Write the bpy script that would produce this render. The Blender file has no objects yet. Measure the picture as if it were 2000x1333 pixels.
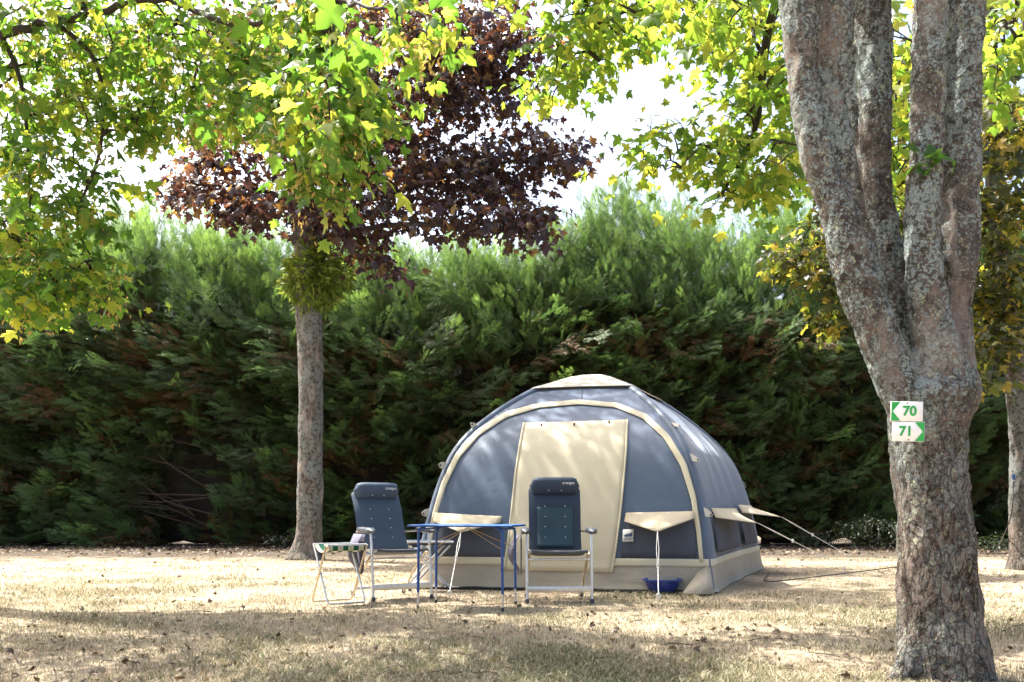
import bpy, bmesh, math, random
import numpy as np
from mathutils import Vector, Matrix, noise as mnoise
random.seed(7); rng = np.random.default_rng(11)
R = math.radians
S = bpy.context.scene; COL = S.collection
F = 1700.0; HZ = 1000.0; CH = 0.81          # focal length in photo pixels, horizon row, eye height

def at(px, py, Y):                           # world point of a photo pixel at distance Y
    return np.array([(px-1000)/F*Y, Y, CH-(py-HZ)/F*Y])
def ground_at(px, py):
    Y = F*CH/(py-HZ); p = at(px, py, Y); p[2] = 0; return p

# ------------------------------------------------------------------ linking helpers
def tag(o, label=None, cat=None, group=None, kind=None):
    if label: o['label'] = label
    if cat: o['category'] = cat
    if group: o['group'] = group
    if kind: o['kind'] = kind
    return o
def thing(name, label, cat, loc=(0, 0, 0), rz=0, group=None):
    o = bpy.data.objects.new(name, None); COL.objects.link(o)
    o.location = loc; o.rotation_euler = (0, 0, rz); o.empty_display_size = .1
    return tag(o, label, cat, group)
def link(name, me, mat, parent=None):
    o = bpy.data.objects.new(name, me); COL.objects.link(o)
    if mat is not None:
        for m in (mat if isinstance(mat, (list, tuple)) else [mat]): me.materials.append(m)
    if parent: o.parent = parent
    return o
def copy_tree(o, parent=None):
    c = o.copy(); COL.objects.link(c); c.parent = parent
    for ch in list(o.children): copy_tree(ch, c)
    return c

class MB:
    def __init__(s): s.v = []; s.f = []; s.m = []
    def add(s, vs, fs, mi=0):
        b = len(s.v); s.v += [tuple(map(float, p)) for p in vs]
        for f in fs: s.f.append([i+b for i in f]); s.m.append(mi)
        return s
    def box(s, c, d, rot=None, mi=0):
        x, y, z = [k/2 for k in d]
        vs = [Vector((sx*x, sy*y, sz*z)) for sz in (-1, 1) for sy in (-1, 1) for sx in (-1, 1)]
        if rot is not None: vs = [rot @ p for p in vs]
        vs = [p+Vector(c) for p in vs]
        return s.add(vs, [(0, 2, 3, 1), (4, 5, 7, 6), (0, 1, 5, 4), (2, 6, 7, 3), (0, 4, 6, 2), (1, 3, 7, 5)], mi)
    def tube(s, pts, r, n=8, closed=False, mi=0, flat=None):
        P = [Vector(p) for p in pts]; k = len(P)
        rs = r if isinstance(r, (list, tuple, np.ndarray)) else [r]*k
        T = []
        for i in range(k):
            a = P[(i-1) % k] if (closed or i > 0) else P[i]
            b = P[(i+1) % k] if (closed or i < k-1) else P[i]
            t = (b-a); T.append(t.normalized() if t.length > 1e-9 else Vector((0, 0, 1)))
        u = T[0].orthogonal().normalized(); vs = []
        for i in range(k):
            u = (u - T[i]*u.dot(T[i]))
            u = u.normalized() if u.length > 1e-6 else T[i].orthogonal().normalized()
            w = T[i].cross(u)
            for j in range(n):
                a = 2*math.pi*j/n
                vs.append(P[i]+(u*math.cos(a)+w*math.sin(a))*float(rs[i]))
        fs = []
        for i in range(k if closed else k-1):
            for j in range(n):
                a = i*n+j; b = i*n+(j+1) % n; i2 = (i+1) % k
                fs.append((a, b, i2*n+(j+1) % n, i2*n+j))
        if not closed: fs += [tuple(range(n-1, -1, -1)), tuple((k-1)*n+j for j in range(n))]
        return s.add(vs, fs, mi)
    def grid(s, fn, nu, nv, mi=0, flip=False):
        vs = [fn(i/(nu-1), j/(nv-1)) for j in range(nv) for i in range(nu)]
        fs = []
        for j in range(nv-1):
            for i in range(nu-1):
                q = (j*nu+i, j*nu+i+1, (j+1)*nu+i+1, (j+1)*nu+i)
                fs.append(q[::-1] if flip else q)
        return s.add(vs, fs, mi)
    def lathe(s, prof, n=32, mi=0):
        vs = [(r*math.cos(2*math.pi*j/n), r*math.sin(2*math.pi*j/n), z) for r, z in prof for j in range(n)]
        fs = [(i*n+j, i*n+(j+1) % n, (i+1)*n+(j+1) % n, (i+1)*n+j) for i in range(len(prof)-1) for j in range(n)]
        return s.add(vs, fs, mi)
    def build(s, name, mat, parent=None, smooth=True, off=None, bevel=0, seg=2, solid=0, merge=False, subd=0):
        me = bpy.data.meshes.new(name)
        vs = s.v if off is None else [(p[0]-off[0], p[1]-off[1], p[2]-off[2]) for p in s.v]
        me.from_pydata(vs, [], s.f)
        for p, m in zip(me.polygons, s.m): p.material_index = m
        if bevel or merge:
            bm = bmesh.new(); bm.from_mesh(me)
            if merge: bmesh.ops.remove_doubles(bm, verts=bm.verts, dist=1e-5)
            if bevel:
                es = [e for e in bm.edges if len(e.link_faces) == 2 and e.calc_face_angle(0) > R(35)]
                bmesh.ops.bevel(bm, geom=es, offset=bevel, segments=seg, affect='EDGES', profile=.5)
            bmesh.ops.recalc_face_normals(bm, faces=bm.faces)
            bm.to_mesh(me); bm.free()
        o = link(name, me, mat, parent)
        if subd:
            m = o.modifiers.new('Subd', 'SUBSURF'); m.levels = m.render_levels = subd
        if solid:
            m = o.modifiers.new('Solid', 'SOLIDIFY'); m.thickness = solid; m.offset = 1
        if smooth:
            me.polygons.foreach_set('use_smooth', [True]*len(me.polygons))
            try: me.set_sharp_from_angle(angle=R(45))
            except Exception: pass
        return o

def np_mesh(name, V, Fc, mat, parent=None, tint=None, smooth=False, off=None):
    """V (n,3), Fc (m,k) constant-size polygons, tint per vertex"""
    if off is not None: V = V-np.asarray(off)
    me = bpy.data.meshes.new(name); n = len(V); m, k = Fc.shape
    me.vertices.add(n); me.vertices.foreach_set('co', np.ascontiguousarray(V, dtype=np.float32).ravel())
    me.loops.add(m*k); me.loops.foreach_set('vertex_index', np.ascontiguousarray(Fc, dtype=np.int32).ravel())
    me.polygons.add(m); me.polygons.foreach_set('loop_start', np.arange(0, m*k, k, dtype=np.int32))
    if smooth: me.polygons.foreach_set('use_smooth', np.ones(m, dtype=bool))
    me.update(calc_edges=True)
    if tint is not None:
        a = me.attributes.new('tint', 'FLOAT', 'POINT'); a.data.foreach_set('value', np.asarray(tint, dtype=np.float32))
    return link(name, me, mat, parent)

# ------------------------------------------------------------------ material helpers
class NT:
    def __init__(s, name):
        s.m = bpy.data.materials.new(name); s.m.use_nodes = True; s.t = s.m.node_tree; s.t.nodes.clear()
        s.out = s.t.nodes.new('ShaderNodeOutputMaterial')
    def n(s, typ, **kw):
        nd = s.t.nodes.new('ShaderNode'+typ)
        for k, v in kw.items():
            if k.startswith('i_'):
                key = k[2:].replace('_', ' '); key = int(key) if key.isdigit() else key
                if hasattr(v, 'is_output') or isinstance(v, bpy.types.NodeSocket): s.t.links.new(v, nd.inputs[key])
                else: nd.inputs[key].default_value = v
            else: setattr(nd, k, v)
        return nd
    def L(s, a, b): s.t.links.new(a, b)
    def coord(s, scale=(1, 1, 1), which='Object'):
        tc = s.n('TexCoord'); mp = s.n('Mapping', i_Scale=scale); s.L(tc.outputs[which], mp.inputs[0]); return mp.outputs[0]
    def noise(s, vec, scale=5, detail=4, rough=.55, dist=0):
        nd = s.n('TexNoise', i_Scale=scale, i_Detail=detail, i_Roughness=rough, i_Distortion=dist); s.L(vec, nd.inputs['Vector']); return nd.outputs[0]
    def ramp(s, fac, stops, interp='LINEAR'):
        r = s.n('ValToRGB'); r.color_ramp.interpolation = interp; e = r.color_ramp.elements
        while len(e) < len(stops): e.new(.5)
        for el, (p, c) in zip(e, stops):
            el.position = p; el.color = (c, c, c, 1) if isinstance(c, (int, float)) else (*c, 1)
        s.L(fac, r.inputs[0]); return r.outputs[0]
    def mix(s, fac, a, b, mode='MIX'):
        m = s.n('Mix', data_type='RGBA', blend_type=mode)
        for v, k in ((fac, 0), (a, 6), (b, 7)):
            if isinstance(v, bpy.types.NodeSocket): s.L(v, m.inputs[k])
            else: m.inputs[k].default_value = v if k == 0 else (*v, 1)
        return m.outputs[2]
    def math(s, op, a, b=0):
        m = s.n('Math', operation=op)
        for v, k in ((a, 0), (b, 1)):
            if isinstance(v, bpy.types.NodeSocket): s.L(v, m.inputs[k])
            else: m.inputs[k].default_value = v
        return m.outputs[0]
    def bump(s, h, strength=.3, dist=.01):
        b = s.n('Bump', i_Strength=strength, i_Distance=dist); s.L(h, b.inputs['Height']); return b.outputs[0]
    def pbsdf(s, color, rough=.6, metal=0, spec=.5, normal=None):
        p = s.n('BsdfPrincipled'); p.inputs['Metallic'].default_value = metal
        p.inputs['Specular IOR Level'].default_value = spec
        for v, k in ((color, 'Base Color'), (rough, 'Roughness')):
            if isinstance(v, bpy.types.NodeSocket): s.L(v, p.inputs[k])
            else: p.inputs[k].default_value = (*v, 1) if k == 'Base Color' else v
        if normal is not None: s.L(normal, p.inputs['Normal'])
        return p.outputs[0]
    def done(s, sh): s.L(sh, s.out.inputs[0]); return s.m
    def attr(s, name): return s.n('Attribute', attribute_name=name).outputs['Fac']

def simple(name, col, rough=.5, metal=0, spec=.5, var=.15, sc=20, bump=.1):
    t = NT(name); c = t.coord(); nz = t.noise(c, sc, 5)
    a = tuple(k*(1-var) for k in col); b = tuple(min(1, k*(1+var)) for k in col)
    col2 = t.ramp(nz, [(.3, a), (.7, b)])
    rr = t.ramp(nz, [(.3, max(0, rough-.08)), (.7, min(1, rough+.08))])
    return t.done(t.pbsdf(col2, rr, metal, spec, t.bump(nz, bump, .002)))

def fabric(name, col, var=.12, transl=0.0, rough=.85, wr=.5, sheen=0.0, wscale=3.0):
    t = NT(name); c = t.coord(); big = t.noise(c, wscale, 5, .5, .6); fine = t.noise(t.coord((1, 1, 1)), 420, 2)
    st = t.noise(c, 9, 3)
    f = t.math('ADD', t.math('MULTIPLY', big, .7), t.math('MULTIPLY', st, .3))
    col2 = t.ramp(f, [(.3, tuple(k*(1-var) for k in col)), (.7, tuple(min(1, k*(1+var)) for k in col))])
    h = big
    nm = t.bump(h, wr, .05)
    sh = t.pbsdf(col2, rough, 0, .3, nm)
    if sheen: p = sh.node; p.inputs['Sheen Weight'].default_value = sheen; p.inputs['Sheen Roughness'].default_value = .35; p.inputs['Sheen Tint'].default_value = (.75, .82, 1, 1)
    if transl:
        tr = t.n('BsdfTranslucent'); t.L(col2, tr.inputs[0]); mx = t.n('MixShader'); mx.inputs[0].default_value = transl
        t.L(sh, mx.inputs[1]); t.L(tr.outputs[0], mx.inputs[2]); sh = mx.outputs[0]
    return t.done(sh)

def leafmat(name, stops, tstops, transl=.5, rough=.42, spec=.45):
    t = NT(name); a = t.attr('tint')
    col = t.ramp(a, stops); tc = t.ramp(a, tstops)
    sh = t.pbsdf(col, rough, 0, spec)
    tr = t.n('BsdfTranslucent'); t.L(tc, tr.inputs[0]); mx = t.n('MixShader'); mx.inputs[0].default_value = transl
    t.L(sh, mx.inputs[1]); t.L(tr.outputs[0], mx.inputs[2])
    return t.done(mx.outputs[0])

M = {}
M['leaf_green'] = leafmat('maple_leaf_green', [(0, (.035, .09, .02)), (.6, (.07, .15, .03)), (1, (.16, .2, .04))],
                          [(0, (.12, .27, .025)), (.5, (.30, .47, .04)), (1, (.66, .64, .07))], .58)
M['leaf_copper'] = leafmat('maple_leaf_copper', [(0, (.036, .028, .042)), (.6, (.060, .040, .048)), (1, (.08, .07, .03))],
                           [(0, (.10, .035, .028)), (.6, (.22, .085, .035)), (1, (.64, .34, .06))], .42, .30)
M['leaf_bronze'] = leafmat('maple_leaf_bronze', [(0, (.025, .035, .012)), (.5, (.06, .062, .02)), (1, (.14, .10, .022))],
                           [(0, (.07, .09, .012)), (.5, (.26, .32, .03)), (1, (.90, .66, .08))], .5, .4)
M['seed'] = leafmat('maple_keys', [(0, (.28, .24, .07)), (1, (.42, .26, .10))], [(0, (.5, .45, .1)), (1, (.6, .36, .12))], .5, .5)
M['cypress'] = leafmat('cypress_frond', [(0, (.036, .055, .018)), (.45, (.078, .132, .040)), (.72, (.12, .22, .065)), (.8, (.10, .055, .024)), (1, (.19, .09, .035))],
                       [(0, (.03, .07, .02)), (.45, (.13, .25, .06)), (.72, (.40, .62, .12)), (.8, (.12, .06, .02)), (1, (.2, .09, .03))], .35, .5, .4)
M['mistle'] = leafmat('shoot_leaf', [(0, (.07, .13, .02)), (1, (.18, .23, .045))], [(0, (.18, .30, .03)), (1, (.45, .50, .07))], .4, .5)
M['grass'] = leafmat('dry_grass_blade', [(0, (.065, .09, .035)), (.3, (.14, .15, .075)), (.5, (.31, .26, .175)), (1, (.50, .44, .33))],
                     [(0, (.08, .11, .02)), (.3, (.16, .16, .06)), (.5, (.28, .23, .13)), (1, (.40, .34, .23))], .25, .6, .2)
M['litter'] = leafmat('fallen_leaf', [(0, (.05, .037, .027)), (.5, (.12, .09, .062)), (1, (.32, .26, .19))], [(0, (.05, .03, .01)), (1, (.3, .2, .1))], .2, .6, .25)
M['twig'] = simple('twig_bark', (.026, .019, .015), .85, sc=40)
M['inner'] = simple('dark_inner_core', (.016, .012, .009), .95, sc=9, var=.6, bump=.8)
M['hedge_wood'] = simple('hedge_bark', (.06, .042, .032), .9, sc=25)

def barkmat(name, lich=1.0, zmid=1.1, k=1.0):
    t = NT(name); c = t.coord(); tcz = t.n('SeparateXYZ'); t.L(c, tcz.inputs[0]); z = tcz.outputs[2]
    def sh(loc, sc=(1, 1, 1)): return t.n('Mapping', i_Location=loc, i_Scale=sc, i_Vector=c).outputs[0]
    cs = sh((0, 0, 0), (1, 1, .38)); wn = t.n('TexNoise', i_Scale=9.0, i_Detail=6.0); t.L(cs, wn.inputs['Vector'])
    wv = t.mix(.16, (0, 0, 0), (0, 0, 0)); mx = wv.node; t.L(cs, mx.inputs[6]); t.L(wn.outputs[1], mx.inputs[7])
    vo = t.n('TexVoronoi', feature='DISTANCE_TO_EDGE', i_Scale=30.0); t.L(wv, vo.inputs['Vector'])
    v2 = t.n('TexVoronoi', feature='DISTANCE_TO_EDGE', i_Scale=75.0); t.L(wv, v2.inputs['Vector'])
    n1 = t.noise(c, 14, 8, .65); n2 = t.noise(c, 70, 7, .75); n3 = t.noise(c, 3.2, 5, .6); n5 = t.noise(sh((4, 2, 0), (1, 1, .3)), 26, 8, .7)
    edge = t.math('ADD', vo.outputs[0], t.math('MULTIPLY', t.math('SUBTRACT', n2, .5), .10))
    crack = t.ramp(edge, [(0, 0), (.03, .5), (.10, 1)])
    crack2 = t.ramp(v2.outputs[0], [(0, .45), (.08, 1)])
    vc = t.n('TexVoronoi', feature='F1', i_Scale=30.0); t.L(wv, vc.inputs['Vector'])
    pl = t.n('SeparateColor'); t.L(vc.outputs['Color'], pl.inputs[0])
    mixv = t.math('ADD', t.math('MULTIPLY', pl.outputs[0], .45), t.math('MULTIPLY', n5, .55))
    K = lambda *q: tuple(v*k for v in q)
    plate = t.ramp(mixv, [(.25, K(.10, .072, .055)), (.45, K(.19, .147, .12)), (.6, K(.27, .212, .17)), (.8, K(.35, .28, .22))])
    plate = t.mix(t.ramp(n2, [(.4, 0), (.62, .55)]), plate, K(.12, .09, .075))
    hz = t.math('ADD', z, t.math('MULTIPLY', t.math('SUBTRACT', n3, .5), 1.4))
    up = t.ramp(t.math('DIVIDE', hz, 4.0), [((zmid-.2)/4, 0), ((zmid+.4)/4, 1)])
    rind = t.ramp(t.math('ADD', t.math('MULTIPLY', n1, .6), t.math('MULTIPLY', n5, .4)), [(.34, K(.045, .037, .033)), (.5, K(.11, .09, .08)), (.6, K(.20, .17, .15)), (.72, K(.33, .29, .255))])
    cr_lo = t.mix(t.math('MULTIPLY', crack, crack2), K(.035, .025, .02), plate)
    base = t.mix(up, cr_lo, rind)
    # lichen: small blue grey rosettes gathered in drifts, pale green crusts, near black moss
    vl = t.n('TexVoronoi', feature='F1', i_Scale=62.0, i_Randomness=1.0); t.L(t.mix(.03, (0, 0, 0), (0, 0, 0)).node.outputs[2], vl.inputs['Vector'])
    jw = t.mix(.05, (0, 0, 0), (0, 0, 0)); t.L(c, jw.node.inputs[6]); wj = t.n('TexNoise', i_Scale=40.0, i_Detail=5.0); t.L(c, wj.inputs['Vector']); t.L(wj.outputs[1], jw.node.inputs[7]); t.L(jw, vl.inputs['Vector'])
    lm = t.noise(sh((3, 1, 8), (1, 1, .6)), 3.4, 7, .72)
    ros = t.math('ADD', t.math('MULTIPLY', vl.outputs['Distance'], -.55), t.math('MULTIPLY', lm, 1.25))
    m1 = t.ramp(ros, [(.31, 0), (.39, .9), (.55, 1)])
    lcol = t.ramp(t.noise(c, 110, 5, .75), [(.3, (.08, .105, .105)), (.5, (.19, .235, .235)), (.68, (.38, .43, .40))])
    upf = t.math('MULTIPLY', m1, t.math('ADD', .42*lich, t.math('MULTIPLY', up, .5*lich)))
    base = t.mix(upf, base, lcol)
    base = t.mix(t.math('MULTIPLY', t.ramp(t.noise(sh((7, 3, 1)), 17, 10, .78), [(.525, 0), (.57, 1)]), t.math('ADD', .35, t.math('MULTIPLY', up, .5))), base, (.03, .025, .02))
    base = t.mix(t.math('MULTIPLY', t.ramp(t.noise(sh((1, 9, 4)), 26, 10, .78), [(.57, 0), (.61, 1)]), .8*lich), base, (.34, .37, .25))
    pale = t.ramp(t.noise(sh((11, 5, 2), (1, 1, .3)), 5.5, 7, .6), [(.55, 0), (.62, .6)])
    base = t.mix(t.math('MULTIPLY', pale, t.math('SUBTRACT', 1.0, t.math('MULTIPLY', m1, .6))), base, t.ramp(n2, [(.3, K(.22, .175, .15)), (.7, K(.44, .37, .32))]))
    h = t.math('ADD', t.math('MULTIPLY', crack, t.math('SUBTRACT', 1.0, t.math('MULTIPLY', up, .95))), t.math('ADD', t.math('MULTIPLY', n2, .6), t.math('MULTIPLY', m1, .3)))
    return t.done(t.pbsdf(base, .9, 0, .15, t.bump(h, 1.0, .014)))
M['bark'] = barkmat('maple_bark_lichen', 1.0, 1.15, .72)
M['bark_pale'] = barkmat('maple_bark_pale', .8, .2, 1.15)
M['bark_plain'] = barkmat('maple_bark_dark', .6, .6, .8)

M['slate'] = fabric('slate_canvas', (.076, .106, .160), .08, 0, .42, .22, .3)
M['slate_dark'] = fabric('slate_gauze', (.062, .070, .095), .1, 0, .85, .25)  # darker slate for the windows, awning shade put into the colour
M['beige'] = fabric('beige_canvas', (.51, .465, .35), .05, 0, .85, .16)
M['beige_thin'] = fabric('beige_awning', (.55, .485, .36), .05, .22, .85, .2)
M['cap'] = fabric('sand_canvas', (.47, .44, .375), .05, .0, .85, .3)
M['skirt'] = fabric('taupe_pvc', (.33, .29, .23), .10, 0, .5, .6)
M['black'] = simple('black_rubber', (.02, .02, .022), .6)
M['white_cord'] = simple('white_cord', (.75, .75, .73), .7)
M['plastic_w'] = simple('white_plastic', (.7, .7, .67), .45)
M['alu'] = simple('brushed_aluminium', (.62, .62, .63), .38, 1.0, sc=60)
M['champagne'] = simple('anodised_aluminium', (.60, .52, .42), .4, 1.0, sc=60)
M['pad'] = fabric('navy_padding', (.024, .038, .066), .10, 0, .55, .2)
M['pad_grey'] = fabric('slate_padding', (.046, .068, .105), .10, 0, .55, .2)
M['teal_mesh'] = fabric('teal_mesh', (.028, .06, .085), .15, 0, .6, .2)
M['grip'] = simple('grey_plastic', (.05, .058, .075), .38)
M['pouch'] = fabric('grey_pouch', (.10, .10, .14), .15, 0, .8, .6)
M['blue_paint'] = simple('blue_enamel', (.006, .055, .22), .32, 0, .5, .12)
M['blue_top'] = simple('blue_laminate', (.012, .10, .40), .35, 0, .5, .08)
M['basin'] = simple('blue_plastic', (.008, .03, .20), .28, 0, .5, .1)
M['wire'] = simple('brass_wire', (.45, .33, .18), .4, .8)
M['sign_w'] = simple('white_sign_board', (.74, .75, .73), .35, 0, .4, .05, 8)
M['sign_g'] = simple('green_sign_film', (.02, .32, .06), .4, 0, .4, .08, 8)
M['screw'] = simple('rusty_screw', (.16, .08, .05), .5, .6)
M['badge'] = simple('badge_cloth', (.62, .62, .60), .8)
M['ink'] = simple('badge_print', (.06, .08, .14), .8)
M['cable'] = simple('black_cable', (.015, .015, .016), .5)
M['plug'] = simple('blue_plug', (.01, .05, .2), .4)

def stripes():
    t = NT('striped_canvas'); c = t.coord(); sx = t.n('SeparateXYZ'); t.L(c, sx.inputs[0])
    w = t.math('FRACT', t.math('MULTIPLY', t.math('ADD', sx.outputs[0], 1.0), 10.2))
    col = t.ramp(w, [(0, (.02, .12, .075)), (.3, (.62, .58, .46)), (.5, (.42, .40, .30)), (.58, (.62, .58, .46)), (.8, (.02, .12, .075))], 'CONSTANT')
    sh = t.pbsdf(col, .85, 0, .2, t.bump(t.noise(c, 500, 2), .2, .001))
    tr = t.n('BsdfTranslucent'); t.L(col, tr.inputs[0]); mx = t.n('MixShader'); mx.inputs[0].default_value = .35
    t.L(sh, mx.inputs[1]); t.L(tr.outputs[0], mx.inputs[2]); return t.done(mx.outputs[0])
M['stripes'] = stripes()

def groundmat():
    t = NT('dry_lawn'); c = t.coord()
    n1 = t.noise(c, .35, 5, .6); n2 = t.noise(c, 1.6, 7, .65); n3 = t.noise(c, 14, 8, .7); n4 = t.noise(t.coord((1, .35, 1)), 90, 6, .75)
    sy = t.n('SeparateXYZ'); t.L(c, sy.inputs[0])
    straw = t.ramp(n4, [(.28, (.14, .112, .083)), (.45, (.28, .232, .165)), (.6, (.40, .34, .25)), (.75, (.52, .455, .355))])
    soil = t.ramp(n3, [(.3, (.10, .07, .05)), (.55, (.20, .14, .10)), (.75, (.33, .25, .19))])
    green = t.ramp(n4, [(.3, (.07, .08, .03)), (.6, (.16, .17, .08)), (.8, (.28, .27, .16))])
    f_soil = t.ramp(t.math('ADD', t.math('MULTIPLY', n2, .65), t.math('MULTIPLY', n3, .35)), [(.47, 0), (.6, .8)])
    f_green = t.ramp(t.math('ADD', t.math('MULTIPLY', n1, .55), t.math('MULTIPLY', n2, .45)), [(.5, 0), (.62, .6)])
    col = t.mix(f_green, straw, green); col = t.mix(f_soil, col, soil)
    # earth strip along the hedge foot, darkened in colour to stand for hedge shade
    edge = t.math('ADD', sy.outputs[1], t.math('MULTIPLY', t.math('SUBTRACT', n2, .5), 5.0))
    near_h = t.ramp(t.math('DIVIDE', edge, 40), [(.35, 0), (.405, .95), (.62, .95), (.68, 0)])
    dirt_shade = t.ramp(t.noise(c, 22, 8, .75), [(.3, (.028, .023, .019)), (.5, (.06, .048, .038)), (.7, (.14, .115, .09))])
    col = t.mix(near_h, col, dirt_shade)
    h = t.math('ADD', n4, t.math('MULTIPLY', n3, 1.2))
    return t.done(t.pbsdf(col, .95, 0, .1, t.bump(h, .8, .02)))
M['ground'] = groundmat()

# ------------------------------------------------------------------ foliage helpers (numpy)
def maple_leaf(c1=.20, c2=.16, tw=0.0):
    half = [(.12, -.07), (.42, .0), (.31, .19), (.58, .32), (.70, .60), (.44, .53), (.27, .57), (.24, .80), (.0, 1.08)]
    out = [(0, .02)]+half+[(-x, y) for x, y in half[-2::-1]]
    P = [(0, .34)]+out
    V = np.array([(x, y-.02, -c1*abs(x)-c2*y*y+.05*math.sin(9*x+5*y)+tw*x*y) for x, y in P])
    n = len(out); Fc = np.array([(0, 1+i, 1+(i+1) % n) for i in range(n)])
    return V, Fc
LEAF = maple_leaf()
LEAVES = [LEAF, maple_leaf(.45, .30, .2), maple_leaf(-.12, .42, -.3), maple_leaf(.30, -.10, .4)]
def norm(a): return a/np.maximum(np.linalg.norm(a, axis=-1, keepdims=True), 1e-9)
def place(tpl, P, D, N, size):
    """instances of tpl (x side, y along D, z along N)"""
    V, Fc = tpl; D = norm(D); X = norm(np.cross(D, N)); N2 = np.cross(X, D)
    W = (V[None, :, 0:1]*X[:, None]+V[None, :, 1:2]*D[:, None]+V[None, :, 2:3]*N2[:, None])*np.asarray(size)[:, None, None]+P[:, None]
    k = len(V); FF = (Fc[None]+(np.arange(len(P))*k)[:, None, None]).reshape(-1, Fc.shape[1])
    return W.reshape(-1, 3), FF, k
def place_leaves(P, D, N, size, tint):
    Vs = []; Fs = []; Ts = []; b = 0; size = np.asarray(size)
    for q in range(4):
        i = np.arange(q, len(P), 4)
        if not len(i): continue
        V, Fc, k = place(LEAVES[q], P[i], D[i], N[i], size[i]); Vs.append(V); Fs.append(Fc+b); b += len(V); Ts.append(np.repeat(tint[i], k))
    return np.concatenate(Vs), np.concatenate(Fs), np.concatenate(Ts)
def ell(c, r, n, shell=.0):
    d = norm(rng.normal(size=(n, 3))); q = rng.random(n)**(1/3)
    q = shell+(1-shell)*q if shell else q
    return np.asarray(c)+d*q[:, None]*np.asarray(r)
def ell_px(cx, cy, rx, ry, Y, dY, n):
    P = ell((0, 0, 0), (1, 1, 1), n); YY = Y+P[:, 1]*dY
    px = cx+P[:, 0]*rx; py = cy+P[:, 2]*ry
    return np.stack([(px-1000)/F*YY, YY, CH-(py-HZ)/F*YY], 1)

def spray_leaves(tips, dirs, per, spread, size, droop=.6, horiz=.8):
    n = len(tips)
    P = np.repeat(tips, per, 0); Dd = np.repeat(dirs, per, 0)
    m = len(P)
    off = rng.normal(size=(m, 3))*spread*np.array([1, 1, .55]); off -= norm(Dd)*np.abs(rng.normal(size=(m, 1)))*spread*.7
    out = norm(off*np.array([1, 1, .3])+rng.normal(size=(m, 3))*.04)
    D = norm(out*horiz+Dd*.3+np.array([0, 0, -1])*(droop+rng.normal(size=(m, 1))*.3)+rng.normal(size=(m, 3))*.3)
    up = norm(np.array([0, 0, 1.0])+out*.55+rng.normal(size=(m, 3))*.45)
    sz = size*np.exp(rng.normal(size=m)*.28)
    return P+off, D, up, sz

def grow(limbs, tips, step=.22, rtip=.0028, rk=.0042, sag=.12):
    """limbs: list of (k,3) arrays. Returns tubes [(pts, radii)] and tip directions"""
    nodes = np.concatenate(limbs); owner = [-1]*len(nodes); ochain = []
    d0 = np.array([np.min(np.linalg.norm(nodes-t, axis=1)) for t in tips]); order = np.argsort(d0)
    buf = np.zeros((len(nodes)+len(tips)*14, 3)); buf[:len(nodes)] = nodes; cnt = len(nodes)
    chains = []; par = []; dirs = np.zeros_like(tips)
    for ti in order:
        t = tips[ti]; d = np.linalg.norm(buf[:cnt]-t, axis=1)
        j = int(np.argmin(d)); a = buf[j].copy(); L = d[j]
        k = int(min(12, max(2, L/step)+1))
        u = np.linspace(0, 1, k+1)[:, None]
        side = rng.normal(size=3)*.10*L
        pts = a+(t-a)*u+np.sin(u*math.pi)*(side+np.array([0, 0, sag*L]))
        pts[1:-1] += rng.normal(size=(max(0, k-1), 3))*.02*min(1, L)
        chains.append(pts); par.append(owner[j])
        buf[cnt:cnt+k] = pts[1:]; cnt += k; owner += [len(chains)-1]*k
        dirs[ti] = pts[-1]-pts[-2]
    w = np.ones(len(chains))
    for i in range(len(chains)-1, -1, -1):
        if par[i] >= 0: w[par[i]] += w[i]
    tubes = [(c, np.linspace(min(.05, rk*math.sqrt(w[i])), rtip, len(c))) for i, c in enumerate(chains)]
    return tubes, norm(dirs)

def tubes_np(tubes, n=4):
    Vs = []; Fs = []; b = 0
    ang = np.arange(n)*2*math.pi/n; ca = np.cos(ang); sa = np.sin(ang)
    for pts, rr in tubes:
        T = norm(np.gradient(pts, axis=0)); ref = np.array([.3, .2, 1.0]) if abs(T[0][2]) < .9 else np.array([1., .1, 0])
        U = norm(np.cross(T, ref)); W = np.cross(T, U)
        ring = pts[:, None]+(U[:, None]*ca[None, :, None]+W[:, None]*sa[None, :, None])*np.asarray(rr)[:, None, None]
        k = len(pts); Vs.append(ring.reshape(-1, 3))
        i = np.arange(k-1)[:, None]; j = np.arange(n)[None]; j2 = (j+1) % n
        f = np.stack([i*n+j+0*j2, i*n+j2, (i+1)*n+j2, (i+1)*n+j], -1).reshape(-1, 4)+b
        Fs.append(f); b += k*n
    return np.concatenate(Vs), np.concatenate(Fs)

def interp_poly(pts, k=12):
    P = np.asarray(pts, float); n = len(P); out = []
    for i in range(n-1):
        p0 = P[max(i-1, 0)]; p1 = P[i]; p2 = P[i+1]; p3 = P[min(i+2, n-1)]
        for u in np.linspace(0, 1, k, endpoint=False):
            out.append(.5*((2*p1)+(-p0+p2)*u+(2*p0-5*p1+4*p2-p3)*u*u+(-p0+3*p1-3*p2+p3)*u**3))
    out.append(P[-1]); return np.array(out)

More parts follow.
